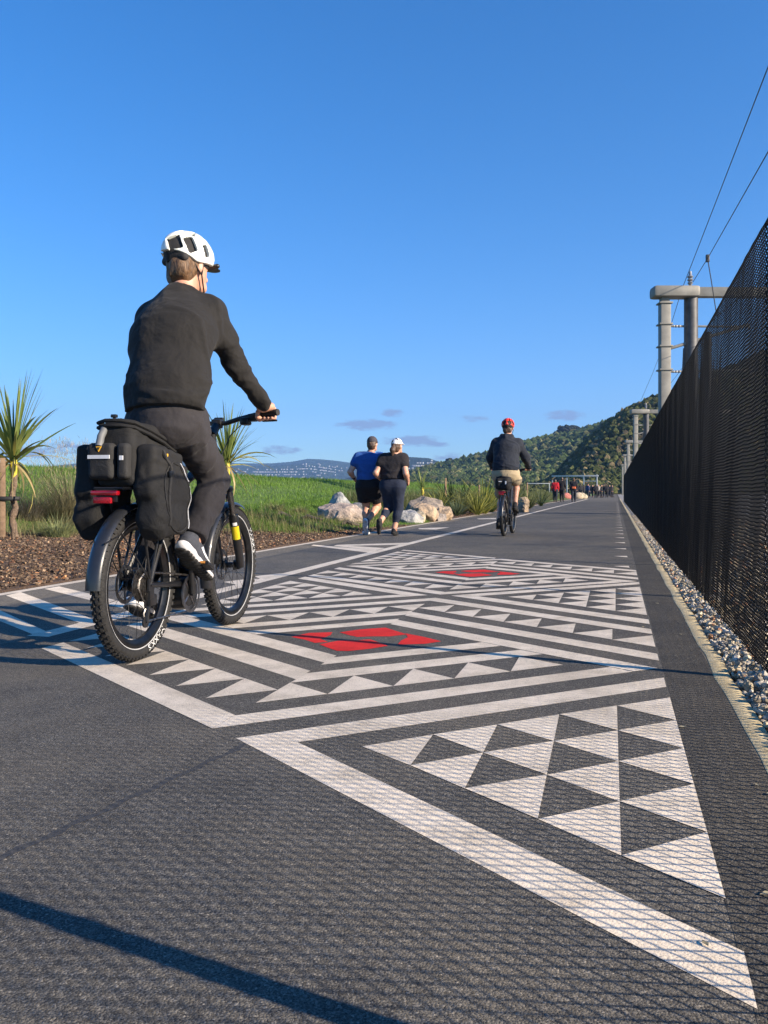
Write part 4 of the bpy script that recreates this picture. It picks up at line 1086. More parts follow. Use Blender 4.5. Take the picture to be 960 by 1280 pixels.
def crowd_person(label, px, Y, face, h, topm, botm, walk=0., arm=0., group=None):
    X = (px-480)/F*Y
    K = dict(res=.026, hres=.014, hair=m_hair2, top=dict(name='jacket', mat=topm, sleeve='long', hemz=.84*h/1.75, waist=.20, chest=.20, thick=.035, collar=.03, hem=(0, 0, -.08)), bottom=dict(name='trousers', mat=botm, to=1.9, thick=.022, seat=.135, wst=.165), shoe=dict(mat=m_shoeb, mid=m_tread, out=m_tread, res=.018))
    return person(label, (X, Y, 0), face, stand(h, walk, arm), K, group)
m_redj = cloth('red_jacket', (.40, .012, .022)); m_dark = cloth('dark_jacket', (.018, .018, .022)); m_jean = cloth('dark_jeans', (.02, .024, .036)); m_cream = cloth('pale_jacket', (.50, .44, .36)); m_bluej = cloth('blue_jacket', (.03, .05, .13)); m_oran = cloth('orange_bag', (.70, .16, .06))
GRP = 'people gathered at the far end of the path'
c0 = crowd_person('person in a red jacket on the far left edge of the path', 694, 62, HP, 1.62, m_redj, m_jean, .08, 0, GRP)
c1 = crowd_person('tall person in dark clothes walking beside the red jacket', 702.5, 62.5, HP, 1.80, m_dark, m_dark, .10, 0, GRP)
c2 = crowd_person('person in dark clothes with an orange waist bag on the white lane line', 717, 61, HP, 1.72, m_dark, m_jean, -.08, 0, GRP)
s = SDF(); s.box((.03, -.19, 1.02), (.14, .06, .08), .03); sdf_obj('waist_bag', s, .02, m_oran, c2)
A_ = crowd_person('person in a dark jacket in the distant gathering across the path', 726, 104, HP+.6, 1.74, m_dark, m_jean, .0, 0, GRP)
B_ = crowd_person('person in a dark jacket in the distant gathering across the path', 741, 112, HP+2.5, 1.66, m_dark, m_dark, .06, 0, GRP)
def recol(o, top, bot):
    for ch in o.children:
        if ch.name.startswith('jacket') or ch.name.startswith('trousers'):
            ch.material_slots[0].link = 'OBJECT'; ch.material_slots[0].material = top if ch.name.startswith('jacket') else bot
k_ = 0
for px, Y, face, sc, top in ((730, 116, 1.2, 1.0, 'd'), (734.5, 101, -.8, 1.02, 'b'), (737, 120, 2.2, .96, 'd'), (745, 103, .3, 1.0, 'd'), (748, 118, 2.9, 1.0, 'p'), (751.5, 108, -1.5, .98, 'd'), (755, 122, 1.9, 1.03, 'd'), (758.5, 112, .2, .97, 'd'), (762, 126, 3., 1.0, 'd'), (765, 118, -2., 1.0, 'd'), (722, 122, .5, .98, 'd')):
    o = copy_tree((A_, B_)[k_ % 2]); k_ += 1; o.location = ((px-480)/F*Y, Y, 0); o.rotation_euler[2] = HP+face; o.scale = (sc, sc, sc)
    if top == 'b': recol(o, m_bluej, m_jean); o['label'] = 'person in a blue jacket among the dark jackets of the distant gathering'
    if top == 'p': recol(o, m_cream, m_dark); o['label'] = 'person in a pale jacket in the middle of the distant gathering'
# ================================================================ verge, bank, plants
def smooth(a, b, x):
    t_ = np.clip((np.asarray(x, float)-a)/(b-a), 0, 1); return t_*t_*(3-2*t_)
def vnoise(u, v, s, seed=0):
    P = np.stack([np.asarray(u, float)/s, np.asarray(v, float)/s, np.full(np.shape(u), seed*3.7)], -1); return wob(P, 1.6)
def mulch_edge(u):                           # how far the bark bed reaches away from the path
    return 4.24+3.5*(1-smooth(7.5, 13.5, u))+.9*(1-smooth(11, 17.5, u))+.25+1.6*smooth(21, 25, u)*(1-smooth(46, 60, u))
def bank_h(u, v):
    d = -np.asarray(v, float)-4.22; e = mulch_edge(u)-4.22
    h = .012+.10*smooth(0, 2.2, d)+.035*vnoise(u, v, 1.1)*smooth(.1, 1., d)
    h = h+1.10*smooth(np.minimum(e*.75, 2.6), 8.0, d)+.05*vnoise(u, v, 3.2, 1)*smooth(1, 4, d)
    h = h-3.0*smooth(60, 110, d)-.85*smooth(62, 120, u)*smooth(1, 6, d)
    return h
us_ = np.concatenate([np.arange(-6, 30, .22), np.arange(30, 80, .8), np.arange(80, 420, 8.)]); ds_ = np.concatenate([[0, .02], np.geomspace(.08, 120, 90)])
UU, DD = np.meshgrid(us_, -4.22-ds_, indexing='ij'); HH = bank_h(UU, DD); HH[:, 0] = -.02
Vb = np.stack([UU*ST+DD*CT, UU*CT-DD*ST, HH], -1).reshape(-1, 3); k = len(ds_)
ii = (np.arange(len(us_)-1)[:, None]*k+np.arange(k-1)[None]).reshape(-1); Qb = np.stack([ii, ii+k, ii+k+1, ii+1], 1)
m_soil, t, b = new_mat('bank_soil')
tc = t.n('ShaderNodeTexCoord').outputs['Object']; at_n = t.n('ShaderNodeAttribute', attribute_name='tint')
bark = t.ramp(t.noise(38, 6, .72, tc), [(.3, (.030, .018, .011)), (.5, (.085, .050, .030)), (.62, (.15, .095, .060)), (.78, (.26, .19, .13))])
turf = t.ramp(t.noise(9, 6, .7, tc), [(.3, (.045, .085, .012)), (.7, (.10, .17, .025))])
sp = t.n('ShaderNodeSeparateColor'); t.l(at_n.outputs['Color'], sp.inputs[0]); t.l(t.mix(sp.outputs[0], turf, bark), b.inputs['Base Color'])
b.inputs['Roughness'].default_value = .95; t.l(t.bump(t.noise(45, 6, .75, tc), 1., .03), b.inputs['Normal'])
mu = 1-smooth(-.35, .35, (-DD-mulch_edge(UU))+.35*vnoise(UU, DD, .8, 5))
tag(mesh_np('bank', Vb, [Qb], m_soil, None, True, None, {'tint': np.repeat(mu.reshape(-1, 1), 3, 1)}), kind='structure')
def spot(u, v): return np.array((u*ST+v*CT, u*CT-v*ST, float(bank_h(np.array(u), np.array(v)))))
def spot_px(px, Y):                          # where a plant stands: bearing seen in the photo and its distance
    X = (px-480)/F*Y; u, v = UV(X, Y); return spot(u, v)
# bark chips
def chips(n, u, v, L_, name, C):
    h = bank_h(u, v); P = np.stack([u*ST+v*CT, u*CT-v*ST, h+.012], 1)
    B = np.array([(x, y, z) for z in (-.12, .12) for y in (-.28, .28) for x in (-.5, .5)])*np.array((1, 1, 1.)); Fq = np.array([(0, 2, 3, 1), (4, 5, 7, 6), (0, 1, 5, 4), (2, 6, 7, 3), (0, 4, 6, 2), (1, 3, 7, 5)])
    yaw = rng.random(n)*6.28; tl = rng.normal(size=n)*.4; c, s = np.cos(yaw), np.sin(yaw); R = np.zeros((n, 3, 3)); R[:, 0, 0] = c; R[:, 0, 1] = -s; R[:, 1, 0] = s; R[:, 1, 1] = c; R[:, 2, 2] = 1
    T = np.zeros((n, 3, 3)); T[:, 0, 0] = np.cos(tl); T[:, 0, 2] = np.sin(tl); T[:, 2, 0] = -np.sin(tl); T[:, 2, 2] = np.cos(tl); T[:, 1, 1] = 1
    Vc = np.einsum('nij,kj->nki', R@T, B)*L_[:, None, None]*(.6+.8*rng.random((n, 1, 1)))+P[:, None, :]+.12*L_[:, None, None]*rng.normal(size=(n, 8, 3))
    FF = (Fq[None]+(np.arange(n)*8)[:, None, None]).reshape(-1, 4)
    return tag(mesh_np(name, Vc.reshape(-1, 3), [FF], m_chip, None, False, None, {'tint': np.repeat(C, 8, 0)}), kind='stuff')
m_chip = M('bark_chip', (1., .95, .9), .9, var=.15, scale=120, attr='tint')
n = 70000; u = 1.5+rng.random(n)**1.25*16; v = -4.25-rng.random(n)*4.4; ok = -v < mulch_edge(u)+.15*rng.normal(size=n); u, v = u[ok], v[ok]
n2 = 9000; u2 = 20+rng.random(n2)*28; v2 = -4.27-rng.random(n2)*2.; ok = -v2 < mulch_edge(u2); u = np.concatenate([u, u2[ok]]); v = np.concatenate([v, v2[ok]])
n = len(u); g = rng.random(n); C = np.stack([.045+.20*g**2.4, .029+.145*g**2.4, .020+.095*g**2.4], 1); pl = rng.random(n) < .05; C[pl] = np.array((.42, .30, .19))*(.6+.5*rng.random((pl.sum(), 1)))
og = rng.random(n) < .10; C[og] *= np.array((1.5, 1.05, .75)); chips(n, u, v, .011+.024*rng.random(n)**2, 'bark_mulch', C)

# blades: ribbons bent by gravity
def blades(base, yaw, tilt, L_, w, droop, C, seg=3, twist=None):
    n = len(base); out = []; P = base.copy(); a = tilt.copy(); dirh = np.stack([np.cos(yaw), np.sin(yaw), 0*yaw], 1); side = np.stack([-np.sin(yaw), np.cos(yaw), 0*yaw], 1)
    if twist is not None: side = side*np.cos(twist)[:, None]+np.stack([0*yaw, 0*yaw, np.ones(n)], 1)*np.sin(twist)[:, None]
    for i in range(seg+1):
        f = i/seg; ww = w*(1-f)**.65*(.6+.4*min(1, f*4)) if i < seg else w*.04
        out.append(P-side*ww[:, None]/2); out.append(P+side*ww[:, None]/2)
        stp = L_/seg; P = P+(dirh*np.sin(a)[:, None]+np.array((0, 0, 1.))*np.cos(a)[:, None])*stp[:, None]; a = a+droop/seg*(1+f)
    k = 2*(seg+1); V = np.stack(out, 1).reshape(-1, 3); o = (np.arange(n)*k)[:, None]
    Q = np.concatenate([np.stack([o[:, 0]+2*i, o[:, 0]+2*i+1, o[:, 0]+2*i+3, o[:, 0]+2*i+2], 1) for i in range(seg)])
    Cv = np.repeat(C, k, 0); return V, Q, Cv
def leaf_mat(name, trans=.35, rough=.5):
    m, t, b = new_mat(name); a = t.n('ShaderNodeAttribute', attribute_name='tint')
    t.l(a.outputs['Color'], b.inputs['Base Color']); b.inputs['Roughness'].default_value = rough; b.inputs['Specular IOR Level'].default_value = .35
    tr = t.n('ShaderNodeBsdfTranslucent'); t.l(a.outputs['Color'], tr.inputs[0]); mx = t.n('ShaderNodeMixShader'); mx.inputs[0].default_value = trans
    out = t.nt.nodes['Material Output']; t.l(b.outputs[0], mx.inputs[1]); t.l(tr.outputs[0], mx.inputs[2]); t.l(mx.outputs[0], out.inputs[0]); return m
m_leaf = leaf_mat('leaf_blade'); m_dry = leaf_mat('dry_blade', .2, .7)
def lerp(a, b, f): return np.asarray(a)[None]*(1-f[:, None])+np.asarray(b)[None]*f[:, None]
def grass(name, n, u, v, Lr, wr, c1, c2, seg=2):
    h = bank_h(u, v); B = np.stack([u*ST+v*CT, u*CT-v*ST, h-.01], 1); n = len(u)
    pt_ = np.clip(.5+.5*vnoise(u, v, .7, 8), 0, 1); sz = (.40+1.05*pt_)*(.6+.8*rng.random(n)); f = np.clip(.5*rng.random(n)+.5*np.clip(.5+.6*vnoise(u, v, 1.7, 4), 0, 1), 0, 1)
    V, Q, Cv = blades(B, rng.random(n)*6.28, .05+.55*rng.random(n), Lr*sz, wr*(.7+.6*rng.random(n)), .2+1.1*rng.random(n), lerp(c1, c2, f)*(.75+.5*rng.random((n, 1))), seg)
    return tag(mesh_np(name, V, [Q], m_leaf, None, True, None, {'tint': Cv}), kind='stuff')
def scatter(n, u0, u1, pw, d0, d1, cond):
    u = u0+(u1-u0)*rng.random(n)**pw; d = d0+(d1-d0)*rng.random(n); ok = cond(u, d); return u[ok], -4.22-d[ok]
# tall lush grass on the bank
u, v = scatter(210000, 6, 80, 2.0, .3, 15, lambda u, d: d+4.22 > mulch_edge(u)+1.3+.5*rng.normal(size=len(u)))
grass('grass', 0, u, v, .12, .014, (.065, .145, .016), (.175, .285, .045))
# short grass between the boulders and the path, and thin dry grass at the edge of the bark
u, v = scatter(60000, 12.5, 26, 1., .06, 3.2, lambda u, d: (d+4.22 > mulch_edge(u)-.15+.2*rng.normal(size=len(u))) & (u < 24.5))
grass('grass', 0, u, v, .085, .008, (.07, .15, .018), (.17, .27, .035))
u, v = scatter(46000, 6, 22, 1.2, .5, 7.5, lambda u, d: np.abs(d+4.22-mulch_edge(u)-.5) < .9+.3*rng.normal(size=len(u)))
grass('grass', 0, u, v, .20, .0065, (.13, .125, .045), (.30, .265, .13))
u, v = scatter(26000, 23, 90, 1.3, .8, 3.6, lambda u, d: d+4.22 > mulch_edge(u)-.3)
grass('grass', 0, u, v, .42, .016, (.06, .085, .025), (.23, .22, .09))
u, v = scatter(1300, 5, 15, 1., .1, 3.2, lambda u, d: (vnoise(u, -d, .5, 9) > .75)); grass('grass', 0, u, v, .07, .007, (.07, .10, .025), (.16, .18, .05))

# tussocks
def tussock(label, p, n, L_, spread, c1, c2, w, group, seed_heads=0):
    root = thing('tussock_grass', label, 'tussock', tuple(p), 0, group); r = spread*np.sqrt(rng.random(n)); a = rng.random(n)*6.28
    B = np.stack([r*np.cos(a)*.45, r*np.sin(a)*.45, np.zeros(n)-.02], 1)
    V, Q, Cv = blades(B, a+rng.normal(size=n)*.5, .08+.75*(r/spread)*rng.random(n)**.7, L_*(.45+.65*rng.random(n)), w*(.7+.6*rng.random(n)), .3+1.4*rng.random(n), lerp(c1, c2, rng.random(n)), 4)
    mesh_np('foliage', V, [Q], m_dry, root, True, None, {'tint': Cv})
    if seed_heads:
        m_ = seed_heads; a = rng.random(m_)*6.28; hh = L_*(.55+.6*rng.random(m_)); rr = spread*1.1*np.sqrt(rng.random(m_)); c = np.stack([rr*np.cos(a), rr*np.sin(a), hh], 1)
        q = 5; B = np.repeat(c, q, 0)+rng.normal(size=(m_*q, 3))*np.array((.03, .03, .04)); V, Q, Cv = blades(B, rng.random(m_*q)*6.28, rng.random(m_*q)*1.6, np.full(m_*q, .075), np.full(m_*q, .006), rng.random(m_*q), lerp((.22, .17, .10), (.40, .32, .20), rng.random(m_*q)), 2)
        mesh_np('seed_head', V, [Q], m_dry, root, True, None, {'tint': Cv})
    return root
GT = 'tussocks on the bark bed'
tussock('wide wispy straw coloured tussock behind the left pannier', spot_px(88, 12.6), 1500, 1.05, .60, (.15, .135, .07), (.30, .26, .15), .006, GT, 420)
tussock('small grey green tuft at the foot of the straw tussock', spot_px(72, 11.4), 420, .42, .34, (.12, .15, .07), (.26, .28, .12), .008, GT)
tussock('straw tussock half hidden behind the rear wheel', spot_px(150, 13.0), 700, .65, .40, (.16, .15, .07), (.30, .27, .14), .006, GT, 90)
tussock('dull grey twiggy tussock beside the staked cabbage tree', spot_px(38, 12.4), 800, .50, .40, (.10, .09, .07), (.20, .17, .12), .006, GT, 60)
tussock('low olive tussock right of the front wheel at the bark edge', spot_px(345, 17.2), 500, .32, .36, (.10, .12, .045), (.24, .23, .10), .007, GT)
tussock('low dry tussock at the bark edge left of the pale boulder', spot_px(375, 17.6), 420, .26, .30, (.12, .13, .05), (.26, .24, .11), .007, GT)
# cabbage trees
def sword(n, R_, L_, w, up, c1, c2, droop=1.0):
    a = rng.random(n)*6.28; tl = np.abs(up[0]+(up[1]-up[0])*rng.random(n)); B = np.stack([.03*np.cos(a), .03*np.sin(a), R_*rng.random(n)], 1)
    return blades(B, a, tl, L_*(.65+.5*rng.random(n)), np.full(n, w)*(.75+.5*rng.random(n)), droop*(.15+rng.random(n)*.9)*(.25+tl), lerp(c1, c2, rng.random(n)), 7, rng.normal(size=n)*.5)
m_trunk = M('cordyline_bark', (.20, .14, .095), .9, scale=26, col2=(.085, .058, .04), bump=1., bscale=40, bdist=.02)
def cabbage_tree(label, p, h, n, L_, w, group, dry=.2, hang=10):
    root = thing('cabbage_tree', label, 'cabbage tree', tuple(p), 0, group); q = MB(); pts = []; rs = []
    for i in range(15):
        f = i/14; pts.append((.02*math.sin(i*1.3), .015*math.cos(i*2.1), h*f-.05)); rs.append(.046*(1-.25*f)*(1+.16*math.sin(i*2.7))+(.025 if i == 0 else 0))
    q.tube(pts, rs, 12); q.build('trunk', m_trunk, root)
    A1 = sword(int(n*.72), .14, L_, w, (.03, .85), (.08, .125, .028), (.28, .32, .09), .6)
    A2 = sword(int(n*.20), .10, L_*.95, w, (.9, 1.6), (.20, .21, .05), (.42, .36, .08), 1.1); A3 = sword(hang, .05, L_*.75, w*.9, (1.7, 2.2), (.30, .24, .10), (.45, .34, .16), .7)
    V = np.concatenate([A1[0], A2[0], A3[0]])+np.array((0, 0, h-.06)); o1 = len(A1[0]); o2 = o1+len(A2[0])
    mesh_np('leaf_crown', V, [A1[1], A2[1]+o1, A3[1]+o2], m_leaf, root, True, None, {'tint': np.concatenate([A1[2], A2[2], A3[2]])})
    qq = MB().tube([(0, 0, h-.26), (.004, 0, h-.16), (-.003, .003, h-.06), (0, 0, h+.04)], [.036, .043, .050, .036], 9); qq.build('leaf_base', M('yellow_leaf_base', (.60, .50, .03), .6, col2=(.22, .19, .03), scale=22, bump=.8, bscale=60), root)
    return root
GC = 'young cabbage trees'
cabbage_tree('young cabbage tree strapped to a stake at the left edge', spot_px(17, 11.0), 1.02, 84, 1.06, .050, GC, hang=12)
cabbage_tree('young cabbage tree rising behind the handlebar and front wheel', spot_px(284, 14.0), .98, 88, .94, .042, GC, hang=14)
cabbage_tree('thin cabbage tree standing above the tall tan boulder', spot_px(528, 27.0), .72, 30, .72, .034, GC, hang=4)
# stakes
m_stake = M('stake_timber', (.25, .165, .10), .85, scale=16, col2=(.13, .082, .05), bump=.5, bscale=60)
m_tie = M('tie_strap', (.012, .012, .013), .7)
def stake(label, p, h, w, strap=None):
    root = thing('wooden_stake', label, 'stake', tuple(p), .3, 'timber plant stakes'); q = MB().box((0, 0, h/2-.1), (w, w, h+.2), bev=.006); q.build('post', m_stake, root)
    if strap is not None:
        z, L_ = strap; q = MB(); n_ = 28; vs = []
        for i in range(n_):
            a = 2*PI*i/n_; x = L_/2+(L_/2+.075)*math.cos(a); y = (w*.5+.022)*math.sin(a)
            for z_ in (z-.028, z+.028): vs.append((x, y, z_))
        q.add(vs, [(2*i, 2*((i+1) % n_), 2*((i+1) % n_)+1, 2*i+1) for i in range(n_)]); o = q.build('tie_strap', m_tie, root); md = o.modifiers.new('s', 'SOLIDIFY'); md.thickness = .006
    return root
stake('timber stake with black strap holding the left cabbage tree', spot_px(3.5, 10.85), 1.02, .062, (.50, .13))
stake('thin timber stake among flax left of the farther rider', spot_px(557, 27.5), 1.12, .055)
stake('short timber stake among flax just left of the farther bicycle', spot_px(599, 29.0), .95, .05)
stake('thin timber stake right of the farther rider near the bend', spot_px(659, 40), 1.15, .05)
# flax clumps
def flax(label, p, n, L_, w, c1, c2, group='flax clumps beside the path'):
    root = thing('flax_plant', label, 'flax', tuple(p), 0, group); A1 = sword(int(n*1.5), .05, L_*1.18, w, (.04, .8), c1, c2, .75); B = A1[0]*np.array((1.6, 1.6, 1)); 
    mesh_np('foliage', B, [A1[1]], m_leaf, root, True, None, {'tint': A1[2]}); return root
YG = ((.14, .17, .03), (.42, .40, .10)); DG = ((.035, .06, .02), (.11, .14, .045)); OL = ((.09, .11, .035), (.24, .24, .085))
for px, Y, n, L_, w, cc, lab in ((548, 26.5, 60, .62, .03, YG, 'bright yellow flax right above the tan boulders'), (566, 27.5, 70, 1.0, .032, DG, 'dark green flax beside the tallest thin stake'), (578, 26.2, 60, .72, .028, OL, 'olive flax between the two thin stakes'),
                            (590, 28.2, 55, .60, .03, OL, 'short olive flax left of the shorter stake'), (606, 27.4, 80, 1.0, .032, YG, 'tall yellow flax touching the farther rider on the left'), (615, 30, 60, .8, .03, YG, 'yellow flax directly behind the farther rider'),
                            (536, 29, 50, .66, .03, OL, 'olive flax behind the tall tan boulder'), (662, 36, 45, .75, .03, OL, 'olive flax right of the farther rider before the bend'), (676, 42, 45, .8, .03, DG, 'dark flax clump at the bend left of the red jacket'),
                            (571, 24.6, 70, .42, .02, ((.07, .10, .05), (.17, .20, .10)), 'low grey green flax at the front of the clumps'), (583, 31, 60, .9, .03, DG, 'dark flax clump behind the shorter stake'), (597, 26.0, 60, .6, .028, YG, 'low yellow flax in front of the shorter stake'), (557, 30, 60, .8, .03, OL, 'olive flax behind the tallest thin stake'), (640, 33, 50, .8, .03, OL, 'olive flax behind the wheels of the farther bicycle'), (650, 45, 50, .9, .03, DG, 'dark green flax far behind the farther rider')):
    flax(lab, spot_px(px, Y), n, L_, w, *cc)
# boulders
def boulder(label, px, Y, w, h, d, col, seed, tilt=0.):
    p = spot_px(px, Y); s = SDF(); R = rotz(seed*1.1)
    q = np.random.default_rng(seed); s.ell((0, 0, h*.40), (w*.5, d*.5, h*.58), rotx(.1)@rotz(tilt*0), k=.1)
    for _ in range(4): s.ell(((q.random()-.5)*w*.55, (q.random()-.5)*d*.4, h*(.25+.25*q.random())), (w*(.2+.12*q.random()), d*.3, h*(.3+.15*q.random())), k=.12)
    for _ in range(8):
        n_ = nrm(q.normal(size=3)+np.array((0, -.3, .5))); s.sub('box', n_*np.array((w, d, h))*.5*(.74+.24*q.random())+np.array((0, 0, h*.4))+n_*.5, (.6, .6, .5), .02, np.stack(frame_of(n_), 1))
    m = M('boulder_stone', tuple(c*1.12 for c in col), .9, scale=5.5, col2=tuple(c*.50*f for c, f in zip(col, (.85, .95, 1.1))), bump=1., bscale=22, bdist=.05, thr=(.36, .6))
    o = sdf_obj('boulder', s, .016, m, None, disp=lambda P: .022*wob(P+seed, 8)+.022*np.abs(wob(P+seed*2, 15))-.014*crease(P+seed, 12, .12)+.008*wob(P, 45)); o.location = p-np.array((0, 0, .05)); o.rotation_euler[2] = tilt
    return tag(o, label, 'boulder', 'boulders on the grass verge')
PK, GY, TN, CR = (.44, .345, .28), (.36, .35, .335), (.44, .32, .21), (.54, .43, .28)
for a in (('largest pink and white boulder left of the runner in blue', 426, 17.3, 1.10, .50, .8, PK, 1, -.25), ('small grey boulder peeping over the largest pink one', 424, 19.2, .46, .56, .5, GY, 2), ('small dark grey boulder behind the runner in blue', 449, 18.6, .34, .50, .4, (.20, .20, .20), 3),
          ('whitish grey boulder right of the runner in leggings', 512, 19.4, .62, .40, .6, GY, 4, .35), ('round tan boulder in front of the tallest one', 527, 20.6, .80, .50, .7, TN, 5), ('tallest grey topped tan boulder leaning to the right', 533, 22.2, 1.02, .68, .8, (.29, .235, .185), 6, .3), ('small cream boulder in front of the round tan one', 521, 19.9, .36, .34, .4, CR, 7),
          ('tan boulder at the right end of the boulder group', 556, 21.6, .44, .46, .5, TN, 8), ('grey tan boulder low between the round one and the end one', 546, 21.0, .42, .26, .4, (.28, .24, .21), 9), ('lone tan boulder right of the farther bicycle', 654, 30.5, .42, .58, .5, TN, 10)): boulder(*a)
for i, (px, Y, w, c, lab) in enumerate(((708, 88, .95, (.45, .16, .13), 'pinkish boulder at the far end of the path left of the orange bag'), (722.5, 90, 1.0, (.42, .34, .24), 'cream boulder at the far end of the path right of the orange bag'), (728, 92, .7, (.42, .35, .25), 'smaller cream boulder beside the distant gathering'))):
    X = (px-480)/F*Y; s = SDF(); s.ell((0, 0, .25), (w*.55, w*.4, .42), k=.1); s.ell((.25, 0, .2), (w*.4, w*.3, .28), k=.1); o = sdf_obj('boulder', s, .05, M('boulder_stone', c, .9, scale=4, var=.25, bump=.6, bscale=12), None, disp=lambda P: .09*wob(P+i, 6)+.03*wob(P, 15)); o.location = (X, Y, 0); tag(o, lab, 'boulder', 'boulders on the grass verge')
# fallen sticks on the bark edge
def stick(label, px, Y, L_, rz):
    q = MB(); q.tube([(-L_/2, 0, .05), (-L_*.2, .03, .10), (L_*.1, -.02, .06), (L_/2, .02, .03)], [.028, .04, .038, .02], 8); o = q.build('driftwood', M('driftwood', (.085, .07, .055), .9, var=.3, scale=20, bump=.6), None); o.location = spot_px(px, Y); o.rotation_euler[2] = rz; tag(o, label, 'driftwood', 'dark sticks at the bark edge')
stick('short dark stick on the bark nearest the front wheel', 355, 16.2, .30, .2); stick('longer dark stick below the pale boulder', 390, 16.4, .44, -.15); stick('dark stick on the bark beside the runner in blue', 438, 16.3, .34, .1)
# ================================================================ hills, far houses, railway masts, wires
def hill(name, prof, D, foot, col1, col2, sc, back=1.6, tex=.0, step=6, rough=1.):
    """a ridge at distance D whose crest follows the profile (bearing in px, height in px above the horizon)"""
    px = np.arange(prof[0][0], prof[-1][0]+1, step, float); e = np.interp(px, [p[0] for p in prof], [p[1] for p in prof])
    fs = np.concatenate([np.linspace(foot, 1, 34), np.linspace(1.03, back, 10)])
    V = []
    for f in fs:
        Y = D*f; zr = CH+e/F*D; h = (smooth(foot, 1.02, f)**.85 if f <= 1 else 1-.8*smooth(1, back, f))
        X = (px-480)/F*D*(1+(f-1)*.9)
        rd_ = wob(np.stack([X/sc, np.full_like(X, Y/sc), 0*X], -1), 1.3)+.5*wob(np.stack([X/sc, np.full_like(X, Y/sc), 0*X+9], -1), 3.1)
        env = math.sin(PI*min(1, max(0, (f-foot)/(1-foot))))
        z = zr*h*(1+rough*.26*env*rd_)-2*(f <= foot+1e-6); V.append(np.stack([X, np.full_like(X, Y), z], -1))
    V = np.array(V); k = len(px); ii = (np.arange(len(fs)-1)[:, None]*k+np.arange(k-1)).reshape(-1); Q = np.stack([ii, ii+1, ii+k+1, ii+k], 1)
    m, t, b = new_mat(name+'_cover'); tc = t.n('ShaderNodeTexCoord').outputs['Object']
    c = t.mix(1., t.ramp(t.noise(6/sc, 6, .65, tc), [(.3, col2), (.68, col1)]), t.ramp(t.noise(60/sc, 4, .7, tc), [(.3, (.6, .6, .6)), (.7, (1.3, 1.3, 1.3))]), 'MULTIPLY')
    t.l(c, b.inputs['Base Color']); b.inputs['Roughness'].default_value = 1; b.inputs['Specular IOR Level'].default_value = .1; t.l(t.bump(t.noise(40/sc, 6, .7, tc), 1., sc*.12), b.inputs['Normal'])
    o = mesh_np(name, V.reshape(-1, 3), [Q], m, None, True); tag(o, kind='structure'); return V, px, fs
PA = [(-700, 10), (-300, 24), (60, 30), (140, 36), (180, 41), (220, 45), (260, 39), (297, 36), (338, 36), (365, 38), (385, 41), (400, 40), (420, 38), (443, 35), (480, 37), (520, 36), (600, 30), (800, 22)]
VA, pA, fA = hill('far_hills', PA, 6500, .55, (.10, .15, .085), (.025, .045, .03), 420, step=4, rough=1.6)
PM = [(420, 12), (455, 24), (480, 34), (495, 38), (512, 42), (536, 41), (545, 38), (556, 35), (580, 30), (640, 20), (760, 14)]
VM, pM, fM = hill('middle_hills', PM, 3600, .5, (.05, .08, .04), (.022, .036, .020), 260, step=4)
PB = [(380, 0), (430, 6), (470, 12), (505, 18), (530, 28), (545, 30), (567, 36), (590, 41), (610, 46), (630, 53), (656, 61), (676, 65), (692, 68), (713, 73), (730, 77), (746, 82), (762, 86), (778, 90), (816, 104), (870, 126), (960, 155), (1100, 190), (1400, 190)]
VB, pB, fB = hill('forest_hill', PB, 1000, .62, (.05, .07, .025), (.028, .042, .016), 85, step=5, rough=2.1)
PC = [(560, -3), (640, 0), (668, 6), (682, 10), (695, 20), (713, 38), (728, 52), (742, 61), (760, 73), (778, 83), (830, 106), (880, 132), (960, 165), (1100, 215), (1500, 230)]
VCc, pC, fC = hill('forest_hill', PC, 430, .60, (.09, .08, .035), (.04, .045, .018), 42, step=5, rough=2.0)
